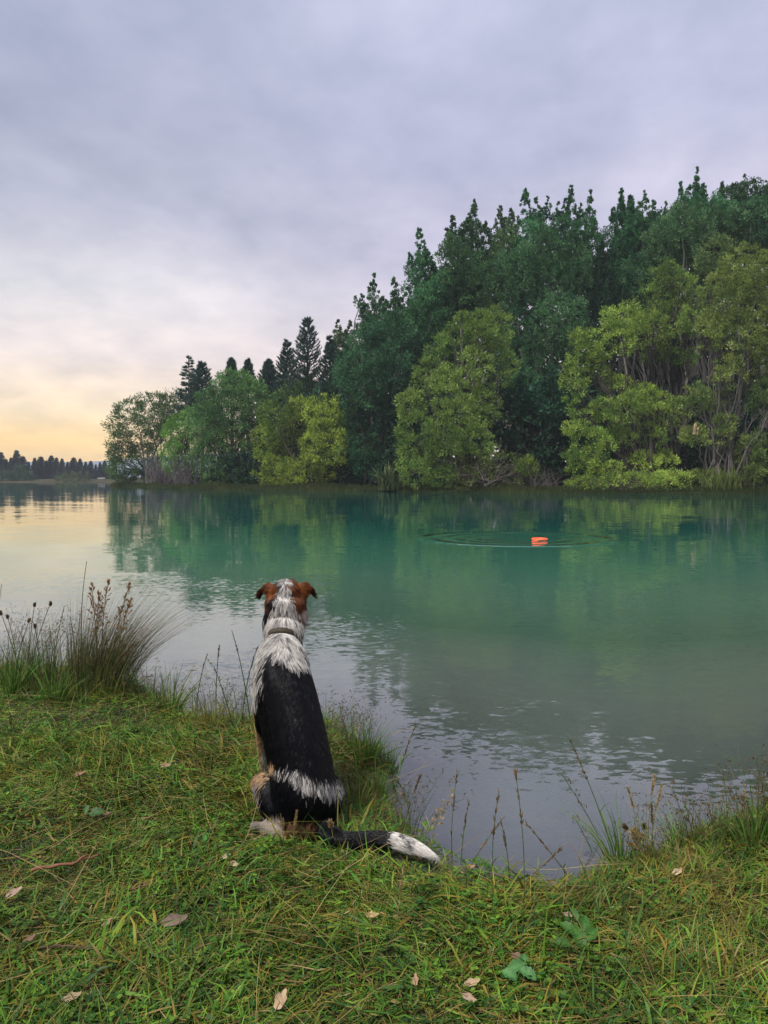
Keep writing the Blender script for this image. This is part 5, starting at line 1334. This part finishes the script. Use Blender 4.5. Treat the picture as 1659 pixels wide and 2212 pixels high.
dog_base = np.array([pt(650, 1800, 2.12)[0], 2.12, hz(-0.05, 2.12)])
dog = empty('dog', dog_base, 'black and white dog with tan ears sitting on the grassy bank, back turned', 'dog')

# coat pattern, in the body's own measure: X across, Z up, in grid units of the drawing
def coat(P, N):
    """colour, fur length and flow direction at body points"""
    n = len(P)
    x = P[:, 0]; y = P[:, 1]; z = P[:, 2]
    # body-plane coordinates
    X = 384 / S + (x / y) * FPX / S
    w_ = (z - CAM_Z) / y
    Z = (HZ - FPX * w_) / S
    nz = (vnoise(x + z * .7, z * 1.2 + y, 45, 51) - .5); nf = (vnoise(x * 1.3 + y, z, 160, 52) - .5)
    jx = X + nz * 16; jz = Z + nz * 22 + nf * 8
    BLK = np.array((0.0022, 0.0025, 0.004)); WHT = np.array((0.60, 0.57, 0.53)); TAN = np.array((0.12, 0.037, 0.010)); TAN2 = np.array((0.38, 0.24, 0.13)); GRY = np.array((0.07, 0.068, 0.07)); SKN = np.array((0.5, 0.42, 0.36))
    col = np.tile(BLK, (n, 1)); ln = np.full(n, 0.020)
    g = np.zeros((n, 3)); g[:, 2] = -1.0; g[:, 1] = -0.25
    s = rng.random(n) if n > 60000 else 0.5 + 0 * x
    tail = (y < 2.10) & (X > 735) & (Z > 1770)
    # shoulders and neck, white with grey underfur
    up_ = jz < 1424 - 0.035 * np.abs(X - 640) + 18 * np.exp(-((X - 640) / 26) ** 2) - 8 * np.exp(-((X - 592) / 16) ** 2) + 70 * np.clip((574 - X) / 14, 0, 1.3)
    up_ &= (Z < 1560)
    sm = np.clip(0.38 + 0.5 * nz + 0.9 * nf, 0, 1)
    m_ = up_; gm = (vnoise(X * 0.09, Z * 0.02, 1, 61) < 0.34 + 0.25 * (Z < 1385))
    col[m_] = WHT * 0.92; ln[m_] = 0.040
    # head
    h = Z < 1376
    blaze = np.abs(jx - 613) < 7 + np.clip(Z - 1268, 0, 200) * 0.36
    lb = None
    rt = h & (jx > 622) & ~blaze & (Z < 1335); col[rt] = TAN * 0.8
    top = h & (Z < 1296) & (X > 596) & (X < 640); 
    tl = h & (((jx < 592) & (Z < 1296)) | ((X < 579) & (Z < 1316))) & ~blaze; col[tl] = TAN
    lb = h & ~blaze & ~tl & (X < 606) & (jz < 1350); col[lb] = BLK * 1.6
    tr2 = h & (X > 634) & ~blaze & (Z < 1332); col[tr2] = TAN * 0.75
    col[h & (jz > 1338)] = WHT; tr3 = h & (jx > 650) & (Z > 1318) & (Z < 1338); col[tr3] = SKN * 0.8
    col[h & (y > 2.46) & (Z > 1320)] = WHT
    ear_ = h & (((X < 574) & (Z < 1300)) | ((X > 664) & (Z < 1300))); col[ear_] = TAN * 0.45
    earb = h & (Z < 1290) & ((X < 600) | (X > 636)) & ~ear_; col[earb] = TAN * 1.15
    ln[h] = 0.020; ln[h & blaze] = 0.026; ln[h & (Z > 1325)] = 0.036; ln[h & (Z < 1298)] = 0.019; ln[ear_] = 0.012; ln[h & (y > 2.47)] = 0.007; ln[h & (X > 652) & (Z > 1300) & (Z < 1350)] = 0.012
    # white belt above the rump
    bc = 1664 + 0.62 * np.clip(X - 593, 0, 60) + 0.20 * np.clip(X - 653, 0, 90) - 10 * np.clip((X - 712) / 20, 0, 1)
    bw = 5 + 8.5 * np.clip((X - 590) / 60, 0, 1)
    belt = (np.abs(jz - bc) < bw) & (X > 590) & (y < 2.22) & ~tail
    col[belt] = WHT * 0.9; col[belt & (nf > 0.16)] = GRY; ln[belt] = 0.026
    # tan knee, shin edge and bottom fluff
    knee = ((jx < 578 - 0.35 * (Z - 1680)) & (Z > 1655) & (Z < 1706)) & (y < 2.36); col[knee] = TAN2 * 0.8; ln[knee] = 0.020
    rim = (X < 555) & (Z > 1700) & (Z < 1765); col[rim] = WHT * 0.35
    under = (jz > 1782) & (X > 590) & (X < 682) & ~tail; col[under] = np.array((0.20, 0.11, 0.06)); ln[under] = 0.022
    right_t = (X > 731) & (Z > 1755) & (Z < 1795) & (y > 2.10); col[right_t] = TAN2
    foot = (X < 604) & (Z > 1772); col[foot] = SKN * (0.6); ln[foot] = 0.005
    toe = (X < 556) & (Z > 1772); col[toe] = SKN * 0.35
    legf = (y > 2.345) & (Z > 1545) & (Z < 1700); col[legf] = np.where((jx[legf] < 565)[:, None], TAN2 * 0.8, WHT * 0.75); ln[legf] = 0.008
    col[(y > 2.345) & (Z > 1500) & (Z <= 1560) & (X < 600)] = TAN * 0.6
    # tail
    col[tail] = BLK; ln[tail] = 0.020
    tw = tail & (jx > 838); col[tw] = WHT * 0.85; ln[tw] = 0.022
    band = tw & (((np.abs(X - 866 - (Z - 1818) * 0.4) < 5) | (np.abs(X - 884) < 3)) & (nz > -0.18)); col[band] = GRY
    # sparse brown in the black
    br = None
    # flow
    mid = 611 + (Z - 1400) * 0.13
    side_ = np.clip((X - mid) / 60, -1, 1)
    g[:, 0] = side_ * 0.55
    nk = (Z < 1470); g[nk, 0] = side_[nk] * 1.1
    hh_ = Z < 1376; g[hh_, 0] = np.clip((X[hh_] - 613) / 45, -1, 1) * 0.7
    g[belt, 0] = np.clip((X[belt] - 655) / 60, -1, 1) * 0.5
    if tail.any():
        dd_ = ((P[tail][:, None, :] - tail_line[None]) ** 2).sum(2); i_ = np.clip(dd_.argmin(1), 0, len(tail_line) - 2)
        g[tail] = unit(tail_line[i_ + 1] - tail_line[i_])
    e_ = ear_ | earb; g[e_] = np.stack([np.sign(X[e_] - 618) * 1.0, 0 * X[e_], -0.25 + 0 * X[e_]], 1)
    return col, ln, g, dict(ear=ear_ | earb, head=h, tail=tail)
bc_, _, _, _ = coat(DV, DN)
ca = dme.color_attributes.new('Col', 'FLOAT_COLOR', 'POINT')
cc = np.ones((nv, 4), dtype=np.float32); cc[:, :3] = bc_ * 0.6; ca.data.foreach_set('color', cc.ravel())
M_skin = solid_mat('dog_skin', 0.8, 0.2, None, None, 60)
dme.materials.clear(); dme.materials.append(M_skin)
dme.polygons.foreach_set('use_smooth', np.ones(len(dme.polygons), bool))
lo = (DV - dog_base).astype(np.float32); dme.vertices.foreach_set('co', lo.ravel()); dme.update()
bo = bpy.data.objects.new('body', dme); bo.data.name = 'dog_body'; C.objects.link(bo); bo.parent = dog

# fur strands
dme.calc_loop_triangles()
nt_ = len(dme.loop_triangles); tri = np.zeros(nt_ * 3, dtype=np.int32); dme.loop_triangles.foreach_get('vertices', tri); tri = tri.reshape(-1, 3)
A_, B_, C_ = DV[tri[:, 0]], DV[tri[:, 1]], DV[tri[:, 2]]
ar = np.linalg.norm(np.cross(B_ - A_, C_ - A_), axis=1); 
cen = (A_ + B_ + C_) / 3
wgt = ar * np.where(cen[:, 1] > 2.40, 0.5, 1.0)
NS = 210000
ti = rng.choice(nt_, NS, p=wgt / wgt.sum())
u = rng.random(NS); v = rng.random(NS); fl = u + v > 1; u[fl] = 1 - u[fl]; v[fl] = 1 - v[fl]
PP = A_[ti] * (1 - u - v)[:, None] + B_[ti] * u[:, None] + C_[ti] * v[:, None]
NN = unit(DN[tri[ti, 0]] * (1 - u - v)[:, None] + DN[tri[ti, 1]] * u[:, None] + DN[tri[ti, 2]] * v[:, None])
_, ln, g, fl_ = coat(PP, NN)
pass
# clumps: strands lean towards the nearest clump centre
ncl = 20000
kd = kdtree.KDTree(ncl); ci = rng.choice(NS, ncl, replace=False)
for j, i_ in enumerate(ci): kd.insert(Vector(PP[i_]), j)
kd.balance()
near_ = np.array([kd.find(Vector(p_))[1] for p_ in PP])
cl = ci[near_]
# the colour of a lock is set at its root, so the patches meet in ragged locks
lj = (rng.normal(size=(ncl, 3)) * 0.0050)[near_] + rng.normal(size=(NS, 3)) * 0.0022
lj *= np.where(PP[:, 2] > 0.62, 0.6, 1.0)[:, None]
lj[:, 1] = 0
col, _, _, _ = coat(PP + lj, NN)
isw = (col[:, 0] > 0.45)
# white hair is mixed with dark underfur, lock by lock
lock = rng.random(ncl)[near_] ; lock2 = rng.random(NS)
zone = np.where(PP[:, 1] > 2.40, 0.16, 0.12)
dk = isw & ((lock < zone) | (lock2 < np.where(PP[:, 1] > 2.36, 0.30, 0.20))) & ~fl_['tail']
col[dk] = np.array((0.085, 0.082, 0.088)) * (0.6 + 0.9 * rng.random((dk.sum(), 1)))
tanm = (col[:, 0] > 1.8 * col[:, 2]) & (col[:, 0] > 0.03)
col[tanm] *= (0.45 + 1.1 * rng.random(ncl)[near_][tanm])[:, None]
col = col * (0.8 + 0.4 * rng.random((NS, 1))) * (0.85 + 0.3 * rng.random(ncl))[near_][:, None]
lnc = ln * (0.8 + 0.35 * rng.random(NS)) * (0.85 + 0.3 * rng.random(ncl))[near_]
gx_ = vnoise(PP[:, 0] * 1.0, PP[:, 2] + PP[:, 1], 55, 81) - .5
cj = rng.normal(size=(ncl, 3))[near_] * 0.16
wob = np.where(ln > 0.025, 1.0, 0.9)[:, None]
T = g / (np.linalg.norm(g, axis=1, keepdims=True) + 1e-6)
T = T + (cj + np.stack([gx_ * 0.7, 0 * gx_, 0 * gx_], 1)) * wob + rng.normal(size=(NS, 3)) * 0.05
T = unit(T - NN * (T * NN).sum(1, keepdims=True))
liftr = np.where(ln > 0.03, 0.34, np.where(ln > 0.015, 0.20, 0.28))[:, None]
KS = 6
tt = np.linspace(0, 1, KS)
F_ = np.zeros((NS, KS, 3))
for k_i, t_ in enumerate(tt):
    L_ = (lnc * t_)[:, None]
    F_[:, k_i] = PP + T * L_ * (0.92) + NN * L_ * liftr * (1 - 0.65 * t_) + np.array([0, 0, -1]) * L_ * t_ * 0.12
# pull to clump
pull = np.where(ln > 0.025, 0.6, 0.45)
cend = F_[cl]
for k_i, t_ in enumerate(tt):
    f = (pull * t_ ** 1.3)[:, None]
    F_[:, k_i] = F_[:, k_i] * (1 - f) + cend[:, k_i] * f
short = fl_['ear']
hc = bpy.data.hair_curves.new('dog_fur')
hc.add_curves([KS] * NS)
hc.position_data.foreach_set('vector', (F_ - dog_base).astype(np.float32).ravel())
ra = hc.attributes.get('radius') or hc.attributes.new('radius', 'FLOAT', 'POINT')
rr0 = np.where(ln > 0.025, 0.00036, 0.00030)[:, None] * np.linspace(1, 0.25, KS)[None]
ra.data.foreach_set('value', rr0.astype(np.float32).ravel())
at_ = hc.attributes.new('Col', 'FLOAT_COLOR', 'CURVE')
c4 = np.ones((NS, 4), dtype=np.float32); c4[:, :3] = np.clip(col, 0.002, 0.9); at_.data.foreach_set('color', c4.ravel())
m, q = new_mat('fur')
a1 = q.n('ShaderNodeAttribute', attribute_name='Col')
p = q.n('ShaderNodeBsdfPrincipled'); q.link(a1.outputs['Color'], p.inputs['Base Color']); p.inputs['Roughness'].default_value = 0.34; p.inputs['Specular IOR Level'].default_value = 0.2
o_ = q.n('ShaderNodeOutputMaterial'); q.link(p.outputs[0], o_.inputs[0])
hc.materials.append(m)
fo = bpy.data.objects.new('fur', hc); C.objects.link(fo); fo.parent = dog
# collar
cP = D3(611, 1384, 2.357); n = 40; a = np.arange(n) * 2 * math.pi / n
rx_, ry_ = mm(35.5, 2.357), 0.070
axis_t = unit(D3(613, 1365, 2.378) - D3(610, 1405, 2.338))
U = unit(np.array([1, 0, 0]) - axis_t * axis_t[0]); Wv = np.cross(axis_t, U)
V = []
for a_i in a:
    o_v = U * math.cos(a_i); w_v = Wv * math.sin(a_i)
    for dr, dz in ((0, -.008), (0.003, -.0075), (0.003, .0075), (0, .008)):
        V.append(cP + o_v * (rx_ + dr) + w_v * (ry_ + dr) + axis_t * dz)
V = np.array(V); idx = np.arange(n * 4).reshape(n, 4)
F = np.stack([idx, np.roll(idx, -1, 0), np.roll(np.roll(idx, -1, 0), -1, 1), np.roll(idx, -1, 1)], 2).reshape(-1, 4)
co = mesh_obj('collar', V, [F], solid_mat('olive_webbing', 0.7, 0.3, (0.034, 0.028, 0.017), (0.048, 0.040, 0.024), 120, 0.0005, 600), dog, None, True, at=dog_base)
co['label'] = 'worn olive tan webbing collar'
bk = D3(648, 1392, 2.37); bx_ = np.array([[sx_, sy_, sz_] for sx_ in (-1, 1) for sy_ in (-1, 1) for sz_ in (-1, 1)]) * np.array([.008, .006, .007]) + bk
Fq_ = np.array([[0, 1, 3, 2], [4, 6, 7, 5], [0, 4, 5, 1], [2, 3, 7, 6], [0, 2, 6, 4], [1, 5, 7, 3]])
bo2 = mesh_obj('buckle', bx_, [Fq_], solid_mat('black_plastic', 0.4, 0.5, (0.015, 0.015, 0.015), (0.02, 0.02, 0.02), 5), co, None, False, at=dog_base)
